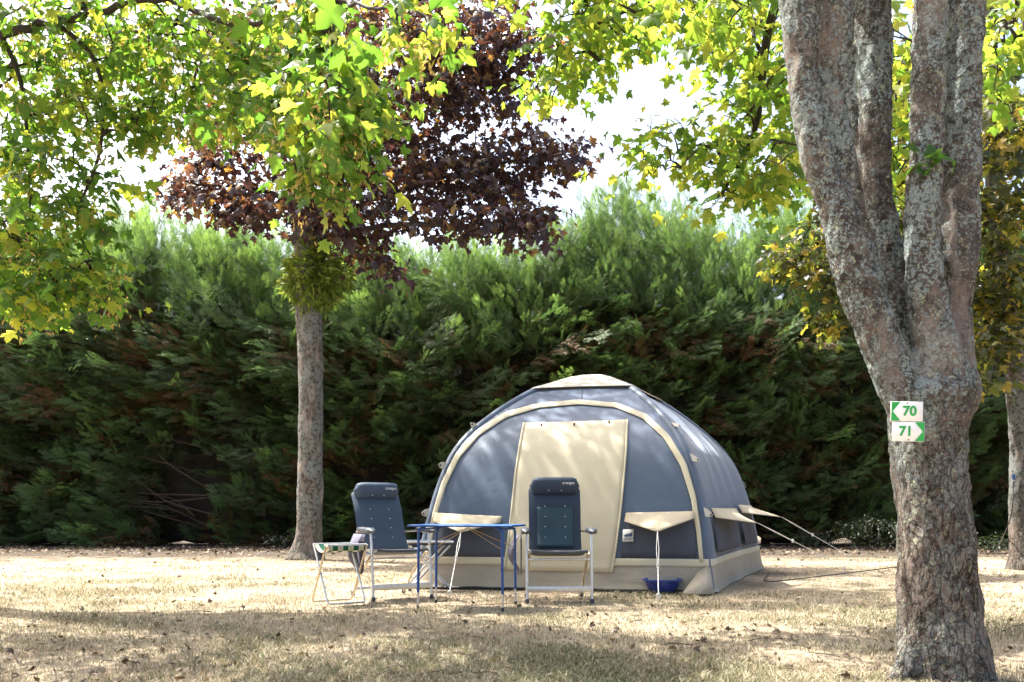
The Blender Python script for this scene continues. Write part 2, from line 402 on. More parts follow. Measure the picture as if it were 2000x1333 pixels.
def solid_trunk(name, stems, mat, parent, off, voxel=.014, amp=(.012, .005), flat=.0, root=None):
    """stems: list of arrays (x,y,z,r); fused into one continuous skin"""
    mb = MB()
    for st in stems:
        Q = interp_poly(st, 8); mb.tube(Q[:, :3], np.maximum(.01, Q[:, 3]), 20)
    me = bpy.data.meshes.new('raw'); me.from_pydata(mb.v, [], mb.f)
    o = bpy.data.objects.new('raw', me); COL.objects.link(o)
    m = o.modifiers.new('r', 'REMESH'); m.mode = 'VOXEL'; m.voxel_size = voxel
    sm = o.modifiers.new('s', 'SMOOTH'); sm.iterations = 6; sm.factor = .6
    dg = bpy.context.evaluated_depsgraph_get(); dg.update()
    ev = bpy.data.meshes.new_from_object(o.evaluated_get(dg), depsgraph=dg)
    bpy.data.objects.remove(o); bpy.data.meshes.remove(me)
    n = len(ev.vertices); co = np.zeros(n*3, np.float32); ev.vertices.foreach_get('co', co); co = co.reshape(-1, 3)
    nr = np.zeros(n*3, np.float32); ev.vertices.foreach_get('normal', nr); nr = nr.reshape(-1, 3)
    d = np.empty(n)
    for i in range(n):
        p = co[i]
        d[i] = mnoise.noise((p[0]*5, p[1]*5, p[2]*2.2))*amp[0]*1.6+mnoise.noise((p[0]*22, p[1]*22, p[2]*9))*amp[1]*1.3+mnoise.noise((p[0]*60, p[1]*60, p[2]*40))*amp[1]*.6
    co = co+nr*d[:, None]-np.asarray(off)
    ev.vertices.foreach_set('co', co.astype(np.float32).ravel()); ev.update()
    ev.name = name; ev.materials.clear()
    o = link(name, ev, mat, parent); ev.polygons.foreach_set('use_smooth', np.ones(len(ev.polygons), bool))
    return o

def tints(n, k, lo=0, hi=1, p=1.0):
    return np.repeat(lo+(hi-lo)*rng.random(n)**p, k)

def leaf_part(name, tips, dirs, per, spread, size, mat, parent, off, droop=.6, tint=(0, 1, 1.0)):
    P, D, N, sz = spray_leaves(tips, dirs, per, spread, size, droop)
    V, Fc, tt = place_leaves(P, D, N, sz, tints(len(P), 1, *tint))
    return np_mesh(name, V, Fc, mat, parent, tt, off=off)

def seed_part(tips, n, parent, off):
    idx = rng.choice(len(tips), min(n, len(tips)), replace=False)
    tpl = (np.array([(0, 0, 0), (.16, .35, .02), (.06, 1.0, 0), (-.14, .5, -.03)]), np.array([(0, 1, 2, 3)]))
    P = np.repeat(tips[idx], 16, 0); P = P+rng.normal(size=P.shape)*np.array([.045, .045, .07])+np.array([0, 0, -.08])
    D = rng.normal(size=P.shape)*.7+np.array([0, 0, -1.0]); N = rng.normal(size=P.shape)
    V, Fc, k = place(tpl, P, D, N, .045*np.exp(rng.normal(size=len(P))*.2))
    return tag(np_mesh('seed_keys', V, Fc, M['seed'], parent, tints(len(P), k), off=off), kind='stuff')

# ================================================================== SETTING
def ground():
    xs = np.unique(np.concatenate([np.linspace(-14, 14, 141), np.linspace(-300, 300, 31)]))
    ys = np.unique(np.concatenate([np.linspace(-2, 26, 141), np.linspace(-200, 500, 36)]))
    X, Y = np.meshgrid(xs, ys); Z = np.zeros_like(X)
    for a, b in np.ndindex(X.shape):
        if abs(X[a, b]) < 14 and -2 < Y[a, b] < 26:
            fade = min(1, (14-abs(X[a, b]))/3, (26-Y[a, b])/3)
            Z[a, b] = fade*(mnoise.noise((X[a, b]*.9, Y[a, b]*.9, 1))*.012+mnoise.noise((X[a, b]*3, Y[a, b]*3, 5))*.008-.012)
    nx, ny = len(xs), len(ys); V = np.stack([X, Y, Z], -1).reshape(-1, 3)
    i, j = np.meshgrid(np.arange(nx-1), np.arange(ny-1)); b = (j*nx+i).ravel()
    Fc = np.stack([b, b+1, b+nx+1, b+nx], 1)
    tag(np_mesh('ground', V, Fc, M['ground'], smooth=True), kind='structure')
ground()

def grass():
    n = 230000
    inv = rng.uniform(1/15.8, 1/3.7, n); Y = 1/inv; X = rng.uniform(-.68, .68, n)*Y
    g = np.array([mnoise.noise((x*.35, y*.35, 0))*.55+mnoise.noise((x*1.6, y*1.6, 3))*.45 for x, y in zip(X, Y)])
    keep = rng.random(n) < np.clip(.55+g*1.4, .12, 1); keep &= ~((Y > 9) & (Y < 13) & (X > -.9) & (X < 3.3)); X, Y, g = X[keep], Y[keep], g[keep]; n = len(X)
    a = rng.uniform(0, 2*math.pi, n); h = rng.uniform(.006, .024, n)*(1+.9*(g > .15)); lean = rng.uniform(.4, 2.6, n)*h
    w = rng.uniform(.0008, .0018, n)*(1+Y/8)
    ca, sa = np.cos(a), np.sin(a); b = rng.uniform(0, 2*math.pi, n)
    base = np.stack([X, Y, np.full(n, -.016)], 1)
    s = np.stack([ca, sa, 0*a], 1)*w[:, None]; l = np.stack([np.cos(b), np.sin(b), 0*b], 1)*lean[:, None]
    mid = base+l*.4+np.array([0, 0, 1])*(h*.7+.01)[:, None]; tip = base+l+np.array([0, 0, 1])*(h*.9+.012)[:, None]
    V = np.stack([base-s, base+s, mid+s*.8, tip, mid-s*.8], 1).reshape(-1, 3)
    k = np.arange(n)[:, None]*5
    Fc = np.concatenate([k+np.array([[0, 1, 2, 4]])]); Ft = k+np.array([[4, 2, 3, 3]])
    # quads for the lower half, tips as degenerate-free triangles made quads through the middle point
    Fq = np.concatenate([Fc], 0)
    t = np.clip(.62+rng.normal(size=n)*.26-np.clip(g, 0, 1)*.9*(rng.random(n) < .6), 0, 1)
    me_t = np.repeat(t, 5)
    tri = np.concatenate([k+np.array([[0, 1, 2]]), k+np.array([[0, 2, 4]]), k+np.array([[4, 2, 3]])])
    tag(np_mesh('grass', V, tri, M['grass'], tint=me_t), kind='stuff')
grass()

def litter():
    n = 8000
    X = rng.uniform(-13, 13, n); Y = np.where(rng.random(n) < .80, rng.normal(18.6, 1.2, n), 1/rng.uniform(1/18, 1/4.0, n))
    X = np.where(Y > 15, X, rng.uniform(-.66, .66, n)*Y)
    k = ~((Y > 8.7) & (Y < 14.5) & (X > -1.2) & (X < 3.7)); X, Y = X[k], Y[k]; n = len(X)
    P = np.stack([X, Y, rng.uniform(.0, .025, n)], 1)
    D = rng.normal(size=(n, 3))*np.array([1, 1, .25]); N = np.array([0, 0, 1.0])+rng.normal(size=(n, 3))*.5
    V, Fc, kk = place(LEAF, P, D, N, np.where(Y > 14, rng.uniform(.03, .075, n), rng.uniform(.015, .045, n))); V[:, 2] = np.maximum(V[:, 2], -.004)
    tag(np_mesh('fallen_leaves', V, Fc, M['litter'], tint=tints(n, kk, 0, 1, 1.6)), kind='stuff')
    tb = []
    for _ in range(90):
        y = 1/rng.uniform(1/19, 1/4.1); x = rng.uniform(-.64, .64)*y
        if 8.7 < y < 14.5 and -1.2 < x < 3.7: continue
        a = rng.uniform(0, 6.28); L = rng.uniform(.05, .17)
        p = np.array([[x, y, .012], [x+math.cos(a)*L*.5+rng.normal()*.02, y+math.sin(a)*L*.5, .02], [x+math.cos(a)*L, y+math.sin(a)*L, .01]])
        tb.append((p, np.array([.004, .003, .002])))
    V, Fc = tubes_np(tb, 4); tag(np_mesh('fallen_twigs', V, Fc, M['hedge_wood']), kind='stuff')
litter()

# ================================================================== HEDGE
def frond_tpl(seed):
    r = np.random.default_rng(seed); V = []; Fc = []
    def blade(a, b, w, z=0):
        d = np.array(b)-np.array(a); L = np.linalg.norm(d); nrm = np.array([-d[1], d[0]])/max(L, 1e-6)
        i = len(V); m = np.array(a)+d*.4
        V.extend([(a[0], a[1], z), (m[0]+nrm[0]*w, m[1]+nrm[1]*w, z+r.normal()*.01), (b[0], b[1], z-.02), (m[0]-nrm[0]*w, m[1]-nrm[1]*w, z+r.normal()*.01)])
        Fc.append((i, i+1, i+2, i+3))
    n = 8
    for i in range(n):
        y = .08+.84*i/n; L = .36*(1-.75*(i/n))*r.uniform(.75, 1.15)+.06
        for s in (-1, 1):
            ang = R(38)+r.normal()*.12; tip = (s*L*math.sin(ang), y+L*math.cos(ang)); z = -.12*y*y+r.normal()*.03
            blade((0, y), tip, .016+.014*L, z)
            for q in (.45,):
                bx, by = tip[0]*q, y+(tip[1]-y)*q; l2 = L*.38*(1-q*.3)
                blade((bx, by), (bx+s*l2*math.sin(ang+.75), by+l2*math.cos(ang+.75)), .013, z-.01)
    blade((0, 0), (0, .5), .014); blade((0, .45), (0, 1.03), .02)
    return np.array(V), np.array(Fc)

def bough_tpl(seed):
    """a plume, about 1 long along +y, flat in x, made of fronds; returns V,F,tint(0..1 along)"""
    r = np.random.default_rng(seed); fr = [frond_tpl(seed*10+k) for k in range(3)]
    P = []; D = []; N = []; sz = []; tt = []; wh = []
    n = 46
    for i in range(n):
        u = (i+.5)/n; s = -1 if i % 2 else 1
        wdt = .26*math.sin(math.pi*min(1, u*.8+.12))
        off = r.uniform(.1, 1)*wdt*s
        P.append((off, u*.95+r.normal()*.02, -.10*(abs(off)/.3)**2+r.normal()*.045-.05*u)); ang = s*(.55-.38*u)+r.normal()*.16
        D.append((math.sin(ang), math.cos(ang), r.normal()*.22-.12)); N.append((r.normal()*.35, -.1+r.normal()*.3, 1))
        sz.append(r.uniform(.18, .31)*(1.1-.35*u)); tt.append(u-.6*abs(off)/.3*.3)
    P.append((0, .85, -.03)); D.append((0, 1, .05)); N.append((0, 0, 1)); sz.append(.26); tt.append(1)
    Vs = []; Fs = []; ts = []; b = 0
    P, D, N = map(np.array, (P, D, N)); N = N.astype(float)
    for k in range(3):
        sel = np.arange(len(P)) % 3 == k
        V, Fc, kk = place(fr[k], P[sel].astype(float), D[sel].astype(float), N[sel], np.array(sz)[sel])
        Vs.append(V); Fs.append(Fc+b); b += len(V); ts.append(np.repeat(np.array(tt)[sel], kk))
    return np.concatenate(Vs), np.concatenate(Fs), np.concatenate(ts)

HX = [-260, 0, 130, 250, 330, 430, 560, 720, 860, 1000, 1100, 1180, 1240, 1300, 1400, 1490, 1560, 1660, 1800, 2000, 2300]
HY = [455, 462, 452, 432, 440, 445, 470, 490, 488, 482, 440, 400, 395, 425, 448, 455, 420, 440, 430, 430, 430]
def hedge():
    root = thing('conifer_hedge', 'tall dense dark green conifer hedge with feathery tops behind the tent', 'hedge', (0, 21.5, 0))
    off = (0, 21.5, 0)
    tp = [bough_tpl(31+k) for k in range(6)]
    Vs = []; Fs = []; Ts = []; b = 0
    def top(x, Y): return CH+(HZ-np.interp(x/Y*F+1000, HX, HY))/F*Y
    pos = []
    # front face boughs (tip position), inner layers, rear layer
    def layer(n, Y, jit, zlo, kind):
        for _ in range(n):
            x = rng.uniform(-17.5, 18.5); zt = float(top(x, Y)); z = zlo+(zt-.2-zlo)*rng.random()**.92
            pos.append((x, Y+rng.normal()*jit, z, kind))
    layer(2100, 20.5, .2, .35, 0); layer(1100, 21.0, .25, .4, 1); layer(260, 22.2, .4, .7, 2); layer(260, 23.6, .3, .5, 3)
    lump = lambda x, z: mnoise.noise((x*.55, z*.5, 4))*.75+mnoise.noise((x*1.3, z*1.1, 9))*.3
    for (x, y, z, kind) in pos:
        px = x/y*F+1000; py = HZ-(z-CH)/y*F
        # dark hollow at the foot on the left and low gaps where light comes through
        if ((px-330)/95)**2+((py-950)/105)**2 < 1 and kind < 2 and not (kind == 1 and rng.random() < .4): continue
        if z < .9 and mnoise.noise((x*.8, 2, kind*.5)) > .25: continue
        t = tp[rng.integers(6)]
        zt = float(top(x, y)); hi = z/zt
        lean = -1 if px < 820 else .55
        sx = lean*rng.uniform(.1, 1.0)+rng.normal()*.35
        if kind <= 1: d = np.array([sx*1.1, -rng.uniform(.3, .8), rng.uniform(.0, .6)+1.2*max(0, hi-.75)/.25])
        elif kind == 2: d = np.array([rng.normal()*.8, rng.normal()*.5, rng.uniform(.2, 1)])
        else: d = np.array([rng.normal()*.5, rng.uniform(.3, 1), rng.uniform(.1, .7)])
        y0 = y-lump(x, z)*(1 if kind < 2 else .3)+1.7*(max(0, hi-.66)/.34)**1.3
        L = rng.uniform(.85, 1.7)*(.75 if hi > .93 else 1)
        d = d/np.linalg.norm(d); tip = np.array([x, y0, z]); base = tip-d*L*.9
        n = norm(np.array([0, 0, 1.0])+np.array([rng.normal()*.4, -.9+rng.normal()*.35, 0]))
        V, Fc, k = place((t[0], t[1]), base[None], d[None], n[None], np.array([L]))
        V[:, 2] -= .10*L*np.clip(t[2], 0, 1)**2*(1 if hi < .85 else 0)
        g = np.clip(.02+.48*t[2]+rng.normal()*.10+.2*np.clip((hi-.72)/.2, 0, 1), 0, .72)  # tint rises towards the hedge top, sunlight put into the frond colour
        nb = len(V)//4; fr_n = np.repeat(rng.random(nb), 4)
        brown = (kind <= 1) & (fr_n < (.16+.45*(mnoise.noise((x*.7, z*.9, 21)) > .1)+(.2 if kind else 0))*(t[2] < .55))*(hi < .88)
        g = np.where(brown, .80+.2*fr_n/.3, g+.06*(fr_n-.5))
        Vs.append(V); Fs.append(Fc+b); b += len(V); Ts.append(np.clip(g, 0, 1))
    for _ in range(1000):                     # crest boughs rising to the skyline, sunlight put into their lighter tint
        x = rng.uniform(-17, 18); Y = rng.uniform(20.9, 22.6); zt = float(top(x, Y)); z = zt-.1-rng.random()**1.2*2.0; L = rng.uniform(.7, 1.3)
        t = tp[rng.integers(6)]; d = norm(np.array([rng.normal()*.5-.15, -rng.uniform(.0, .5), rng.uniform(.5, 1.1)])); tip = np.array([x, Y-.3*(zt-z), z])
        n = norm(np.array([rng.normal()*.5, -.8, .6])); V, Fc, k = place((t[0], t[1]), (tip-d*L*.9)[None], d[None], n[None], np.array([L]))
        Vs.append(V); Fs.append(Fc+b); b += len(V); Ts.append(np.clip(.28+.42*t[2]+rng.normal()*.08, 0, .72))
    # upright feathery shoots on the crest
    for _ in range(900):
        x = rng.uniform(-17, 18); Y = rng.normal(21.7, .6); zt = float(top(x, Y)); L = rng.uniform(.5, 1.15)*(1+.5*(rng.random() < .1))
        t = tp[rng.integers(6)]; d = norm(np.array([rng.normal()*.28-.08, rng.normal()*.25-.12, 1.0])); base = np.array([x, Y, zt-.45-rng.random()**1.5*1.2])
        n = norm(np.array([rng.normal()*.6, -1, .3])); V, Fc, k = place((t[0]*np.array([.8, 1, .8]), t[1]), base[None], d[None], n[None], np.array([L]))
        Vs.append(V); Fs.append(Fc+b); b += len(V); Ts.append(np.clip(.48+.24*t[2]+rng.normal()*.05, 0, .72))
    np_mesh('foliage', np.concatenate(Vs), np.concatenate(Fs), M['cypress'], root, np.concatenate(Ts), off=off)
    # solid core for dead inner twigs, added to block light, coloured near black as shade
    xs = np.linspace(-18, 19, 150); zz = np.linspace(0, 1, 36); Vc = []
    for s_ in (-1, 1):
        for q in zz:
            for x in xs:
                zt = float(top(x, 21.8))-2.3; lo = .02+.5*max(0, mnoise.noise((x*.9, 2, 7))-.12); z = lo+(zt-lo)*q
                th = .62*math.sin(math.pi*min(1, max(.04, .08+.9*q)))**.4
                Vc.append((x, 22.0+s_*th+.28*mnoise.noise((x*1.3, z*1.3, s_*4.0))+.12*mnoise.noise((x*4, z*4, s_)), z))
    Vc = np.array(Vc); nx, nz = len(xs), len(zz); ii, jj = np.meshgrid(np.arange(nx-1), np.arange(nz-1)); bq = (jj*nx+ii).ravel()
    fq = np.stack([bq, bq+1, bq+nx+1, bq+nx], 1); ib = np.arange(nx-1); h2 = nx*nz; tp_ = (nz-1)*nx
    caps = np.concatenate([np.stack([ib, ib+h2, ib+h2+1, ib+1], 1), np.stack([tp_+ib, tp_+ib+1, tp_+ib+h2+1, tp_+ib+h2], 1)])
    np_mesh('inner_core', Vc, np.concatenate([fq, fq[:, ::-1]+h2, caps]), M['inner'], root, off=off, smooth=True)
    tb = []
    for i in range(26):
        x = -17+i*1.38+rng.normal()*.15; p = interp_poly([(x, 22, -.05), (x+rng.normal()*.1, 22, 2.5), (x+rng.normal()*.15, 22, 6.3)], 5)
        tb.append((p, np.linspace(.13, .03, len(p))))
    V, Fc = tubes_np(tb, 8); tag(np_mesh('trunks', V, Fc, M['hedge_wood'], root, smooth=True, off=off), kind='stuff')
    bb = []
    for _ in range(15):                       # bare branches showing in the dark hollow
        y = rng.uniform(20.9, 21.9); y = rng.uniform(20.6, 21.0); p0 = rng.uniform(860, 1040); a = at(rng.uniform(330, 420), p0, y); e = at(rng.uniform(225, 310), p0-rng.uniform(-10, 90), y-.4)
        m = (a+e)/2+rng.normal(size=3)*.15; P = interp_poly([a, m, e], 5); bb.append((P, np.linspace(rng.uniform(.008, .03), .004, len(P))))
    V, Fc = tubes_np(bb, 5); tag(np_mesh('bare_branches', V, Fc, M['hedge_wood'], root, smooth=True, off=off), kind='stuff')
hedge()

# low plants along the foot of the hedge
M['weed'] = leafmat('weed_leaf', [(0, (.014, .026, .010)), (1, (.05, .065, .022))], [(0, (.03, .05, .01)), (1, (.12, .14, .03))], .3, .5)
def small_shrub(px, py, w, h, n, label, tint):
    p = ground_at(px, py); root = thing('low_shrub', label, 'shrub', tuple(p))
    tips = ell((0, 0, h*.5), (w/2, w/3, h*.5), n); tips[:, 2] = np.maximum(tips[:, 2], .05)
    tubes, dirs = grow([np.array([(0, 0, 0), (0, 0, h*.2), (0, .03, h*.35)])], tips, .15, .002, .003)
    tubes.append((np.array([(0, 0, -.02), (0, 0, h*.2), (0, .03, h*.35)]), np.array([.012, .01, .008])))
    V, Fc = tubes_np(tubes, 4); tag(np_mesh('stems', V, Fc, M['twig'], root), kind='stuff')
    P, D, N, sz = spray_leaves(tips, dirs, 6, .07, .07, .2)
    lf = (np.array([(0, 0, 0), (.22, .4, .03), (0, 1, -.05), (-.22, .4, .03)]), np.array([(0, 1, 2, 3)]))
    V, Fc, k = place(lf, P, D, N, sz); np_mesh('leaves', V, Fc, M['weed'], root, tints(len(P), k, *tint))
small_shrub(1700, 1074, 1.6, .75, 120, 'low leafy green shrub at hedge foot just left of the big trunk', (0, .2))
small_shrub(1590, 1071, 1.1, .45, 70, 'small leafy seedling bush at hedge foot beyond the tent guy lines', (0, .2))
small_shrub(560, 1072, .9, .42, 60, 'small weedy bush at hedge foot left of the slim trunk', (0, .2))
small_shrub(1935, 1080, .9, .35, 60, 'sprawling low weed between the big trunk and the right edge', (0, .2))

# ================================================================== TREES
def stem_px(rows, dz=0.0):
    out = []
    for r in rows:
        cx, cy, hw, Y = r; p = at(cx, cy, Y); out.append((p[0], p[1], p[2], hw/F*Y))
    return np.array(out)

def overhead(x0, x1, n, seed):
    r = np.random.default_rng(seed); out = []
    for _ in range(n):
        Y = r.uniform(5.1, 7.6); z = CH+HZ/F*Y+r.uniform(.3, .8); x = r.uniform(x0, x1)
        m = int(r.integers(5, 15)); out.append(ell((x, Y, z), np.array([.42, .30, .16])*r.uniform(.6, 1.4), m))
    return np.concatenate(out)
def main_tree():
    base = at(1842, 1322, 4.28); off = (base[0], 4.28, 0)
    root = thing('maple_tree', 'thick lichen covered maple with four rising stems and two numbered signs', 'tree', off)
    T = 4.28
    trunk = stem_px([(1842, 1348, 98, T), (1842, 1310, 90, T), (1840, 1260, 84, T), (1836, 1190, 75, T), (1829, 1100, 69, T), (1823, 1000, 66.5, T), (1815, 900, 70, T), (1814, 840, 73, T), (1815, 790, 80, T), (1810, 762, 80, T), (1808, 748, 60, T)])
    left = stem_px([(1800, 850, 50, T), (1770, 780, 48, T-.02), (1731, 700, 42, T-.02), (1694, 600, 42, T-.02), (1662, 500, 41, T-.02), (1632, 410, 36, T-.02), (1603, 330, 31, T-.03), (1578, 220, 34, T-.03), (1567, 100, 35, T-.03), (1563, 0, 36, T-.02), (1556, -150, 36, T), (1545, -400, 34, T+.1), (1510, -800, 28, T+.3), (1470, -1300, 18, T+.5), (1450, -1800, 9, T+.6)])
    left2 = stem_px([(1708, 620, 34, T+.02), (1684, 520, 34, T+.02), (1664, 430, 30, T+.02), (1648, 330, 29, T+.02), (1629, 220, 28, T+.02), (1627, 100, 31, T+.02), (1630, 0, 33, T+.02), (1630, -200, 31, T+.05), (1640, -700, 22, T+.2), (1650, -1300, 10, T+.3)])
    mid = stem_px([(1786, 770, 28, T+.08), (1773, 690, 17, T+.12), (1760, 610, 20, T+.16), (1738, 510, 29, T+.2), (1718, 380, 30, T+.22), (1711, 250, 30, T+.24), (1707, 100, 31, T+.26), (1708, 0, 32, T+.28), (1714, -200, 30, T+.3), (1740, -700, 22, T+.7), (1760, -1300, 10, T+1.1)])
    ra = stem_px([(1838, 800, 48, T-.03), (1834, 720, 46, T-.05), (1819, 640, 38, T-.06), (1809, 560, 35, T-.06), (1804, 460, 33, T-.06), (1809, 300, 31.5, T-.06), (1814, 150, 30, T-.06), (1818, 0, 33, T-.06), (1824, -200, 32, T-.08), (1840, -700, 25, T-.4), (1845, -1300, 12, T-.8)])
    rb = stem_px([(1852, 800, 46, T+.03), (1858, 700, 40, T+.04), (1862, 600, 35, T+.05), (1867, 500, 37, T+.05), (1873, 350, 38, T+.05), (1879, 200, 38, T+.05), (1886, 0, 37, T+.05), (1898, -200, 36, T+.05), (1935, -700, 28, T+.2), (1990, -1300, 14, T+.4)])
    burl = np.array([(*at(1872, 810, T-.02), .06), (*at(1878, 770, T-.02), .085), (*at(1872, 720, T-.02), .06)])
    r1 = np.array([(*at(1790, 1260, T-.05), .09), (*at(1768, 1315, T-.1), .06), (*at(1738, 1336, T-.14), .025)])
    dk = stem_px([(1722, 560, 22, T+.22), (1702, 460, 20, T+.3), (1680, 330, 17, T+.34), (1664, 200, 16, T+.36), (1658, 80, 16, T+.36), (1654, -20, 16, T+.36), (1645, -250, 14, T+.4), (1630, -600, 8, T+.6)])
    r2 = np.array([(*at(1890, 1260, T-.05), .1), (*at(1908, 1322, T-.12), .07), (*at(1925, 1360, T-.2), .03)])
    r3 = np.array([(*at(1850, 1280, T), .12), (*at(1866, 1330, T+.25), .08), (*at(1880, 1340, T+.45), .03)])
    solid_trunk('trunk', [trunk, left, left2, mid, dk, ra, rb, burl, r1, r2, r3], M['bark'], root, off, .013, (.013, .010))
    # foliage in view (yellow green bunches upper right) and the crown overhead that shades the ground
    reg = [(1150, 90, 120, 65, 7.2, .7, 36), (1085, 170, 70, 55, 7.2, .5, 20), (1320, 60, 160, 60, 7.4, .9, 38), (1470, 100, 110, 90, 7.2, .8, 40), (1285, 250, 45, 50, 7.0, .4, 9),
           (1350, 315, 90, 40, 7.0, .5, 15), (1250, 345, 40, 30, 7.0, .3, 5), (1470, 270, 70, 120, 6.8, .6, 34), (1400, 395, 60, 30, 6.8, .4, 9), (1500, 370, 50, 40, 6.8, .4, 14), (1540, 230, 50, 150, 6.4, .6, 30),
           (1720, 120, 70, 150, 6.3, .8, 44), (1760, 330, 30, 110, 6.4, .5, 20), (1960, 110, 60, 120, 6.2, .7, 40), (1150, 20, 120, 40, 6.8, .6, 24), (1420, 10, 180, 60, 6.4, .8, 40)]
    tips = np.concatenate([ell_px(*r) for r in reg])
    crown = np.concatenate([overhead(-2.2, 1.4, 26, 5), ell((2.2, 4.6, 7.2), (2.0, 1.9, 1.5), 110), ell((3.6, 4.6, 6.2), (1.6, 1.6, 1.2), 60)])
    sprig = np.array([at(1815, 290, 4.12), at(1830, 300, 4.1), at(1800, 312, 4.12), at(1850, 296, 4.12)])
    limbs = [left[8:, :3], mid[5:, :3], ra[6:, :3], rb[6:, :3],
             interp_poly([left[10, :3], left[10, :3]+np.array([-.4, .9, .5]), at(1440, -60, 6.6), at(1300, -20, 7.1), at(1190, 40, 7.2)], 8),
             interp_poly([left[10, :3], at(1560, -120, 5.4), at(1500, 60, 6.6), at(1475, 250, 6.8), at(1410, 380, 6.8)], 8),
             interp_poly([rb[7, :3], at(1990, -220, 5.2), at(1985, 40, 6.2)], 8)]
    allt = np.concatenate([tips, crown]); tubes, dirs = grow(limbs, allt, .25, .0028, .0045)
    tubes += [(l, np.linspace(.06, .012, len(l))) for l in limbs[4:]]
    tubes.append((np.array([at(1818, 330, 4.2), at(1820, 318, 4.13), at(1815, 290, 4.12)]), np.array([.004, .003, .002])))
    V, Fc = tubes_np(tubes, 5); np_mesh('branches', V, Fc, M['twig'], root, smooth=True, off=off)
    P, D, N, sz = spray_leaves(allt, dirs, 7, .155, .072, .55)
    P2, D2, N2, s2 = spray_leaves(sprig, np.tile(np.array([[0, -.5, .3]]), (4, 1)), 3, .03, .075, .2)
    t = np.concatenate([.15+.85*rng.random(len(P)), .1*rng.random(len(P2))])
    V, Fc, t = place_leaves(np.concatenate([P, P2]), np.concatenate([D, D2]), np.concatenate([N, N2]), np.concatenate([sz, s2]), t)
    np_mesh('crown', V, Fc, M['leaf_green'], root, t, off=off)
main_tree()

def left_green_tree():
    off = (-6.6, 8.6, 0); root = thing('maple_tree', 'green maple reaching in from the left edge with drooping leafy boughs and seed clusters', 'tree', off)
    trunk = np.array([(-6.6, 8.6, -.1, .34), (-6.6, 8.6, .25, .27), (-6.58, 8.6, 1.5, .23), (-6.5, 8.55, 3.0, .22), (-6.35, 8.5, 4.4, .19), (-6.2, 8.4, 6.0, .15), (-6.1, 8.4, 7.6, .09), (-6.0, 8.4, 9, .04)])
    solid_trunk('trunk', [trunk], M['bark_plain'], root, off, .03, (.015, .006))
    l1 = interp_poly([(-6.4, 8.5, 3.9), at(-160, 90, 7.8), at(0, 66, 7.5), at(110, 45, 7.4), at(230, 10, 7.2), at(330, 0, 7.0), at(430, 40, 6.6), at(560, 40, 6.0), at(640, 0, 5.2), at(720, 10, 4.7), at(830, 20, 4.3)], 6)
    l5 = interp_poly([(-6.3, 8.5, 4.6), (-5.2, 9.2, 7.0), (-3.9, 10.5, 8.4), (-2.5, 11.4, 8.9), (-1.2, 11.1, 8.9)], 6)
    l1[6:] += rng.normal(size=l1[6:].shape)*.014
    l2 = interp_poly([(-6.3, 8.5, 4.6), at(-100, -60, 8.2), at(120, -70, 8.2), at(320, 30, 8.0), at(480, 110, 7.6), at(600, 190, 6.6)], 6)
    l3 = interp_poly([at(0, 66, 7.5), at(40, 160, 7.6), at(55, 300, 7.6), at(60, 460, 7.5)], 6)
    l4 = interp_poly([at(110, 45, 7.4), at(190, 130, 7.5), at(196, 290, 7.5), at(150, 430, 7.5), at(190, 520, 7.5)], 6)
    reg = [(70, 60, 140, 80, 8.0, .9, 45), (60, 190, 90, 80, 7.8, .8, 34), (210, 80, 150, 80, 8.0, .9, 60), (350, 120, 140, 100, 8.0, 1.0, 76), (490, 110, 140, 100, 7.2, .8, 72), (200, 220, 110, 80, 7.8, .7, 41), (350, 240, 120, 60, 7.8, .7, 46), (520, 220, 110, 70, 6.8, .6, 43),
           (620, 90, 110, 80, 5.6, .5, 40), (600, 220, 110, 70, 5.8, .5, 38), (670, 260, 80, 60, 5.7, .4, 26), (650, 360, 80, 70, 5.6, .4, 21), (690, 180, 70, 60, 5.3, .4, 17),
           (70, 330, 110, 80, 7.6, .6, 40), (55, 450, 95, 70, 7.5, .6, 38), (60, 540, 90, 60, 7.5, .5, 34), (55, 605, 75, 35, 7.5, .4, 22), (190, 560, 70, 55, 7.4, .4, 26), (175, 440, 60, 55, 7.5, .4, 15), (215, 330, 40, 40, 7.5, .3, 6),
           (820, 45, 90, 30, 4.3, .2, 7), (850, 85, 30, 16, 4.2, .1, 3), (610, 270, 50, 30, 4.8, .2, 5), (640, 170, 80, 50, 5.0, .3, 10)]
    tips = np.concatenate([ell_px(*r) for r in reg])
    crown = np.concatenate([overhead(-7.0, -2.2, 46, 6), ell((-2.9, 11.4, 8.8), (2.2, 1.7, .9), 600), ell((-1.2, 11.0, 8.8), (1.0, 1.0, .7), 110), ell((-6.4, 8.4, 8.0), (2.0, 2.0, 1.6), 60)])  # includes unseen boughs added above the view to shade the tent front
    allt = np.concatenate([tips, crown]); tubes, dirs = grow([trunk[4:, :3], l1, l2, l3, l4, l5], allt, .22, .0026, .0042)
    tubes += [(l1, np.interp(np.linspace(0, 1, len(l1)), [0, .3, 1], [.06, .032, .007])), (l2, np.linspace(.06, .01, len(l2))), (l5, np.linspace(.07, .012, len(l5))), (l3, np.linspace(.026, .006, len(l3))), (l4, np.linspace(.024, .006, len(l4)))]
    V, Fc = tubes_np(tubes, 5); np_mesh('branches', V, Fc, M['twig'], root, smooth=True, off=off)
    leaf_part('crown', allt, dirs, 7, .135, .074, M['leaf_green'], root, off, .65, (0, 1, 1.7))
    seed_part(tips, 330, root, off)
left_green_tree()

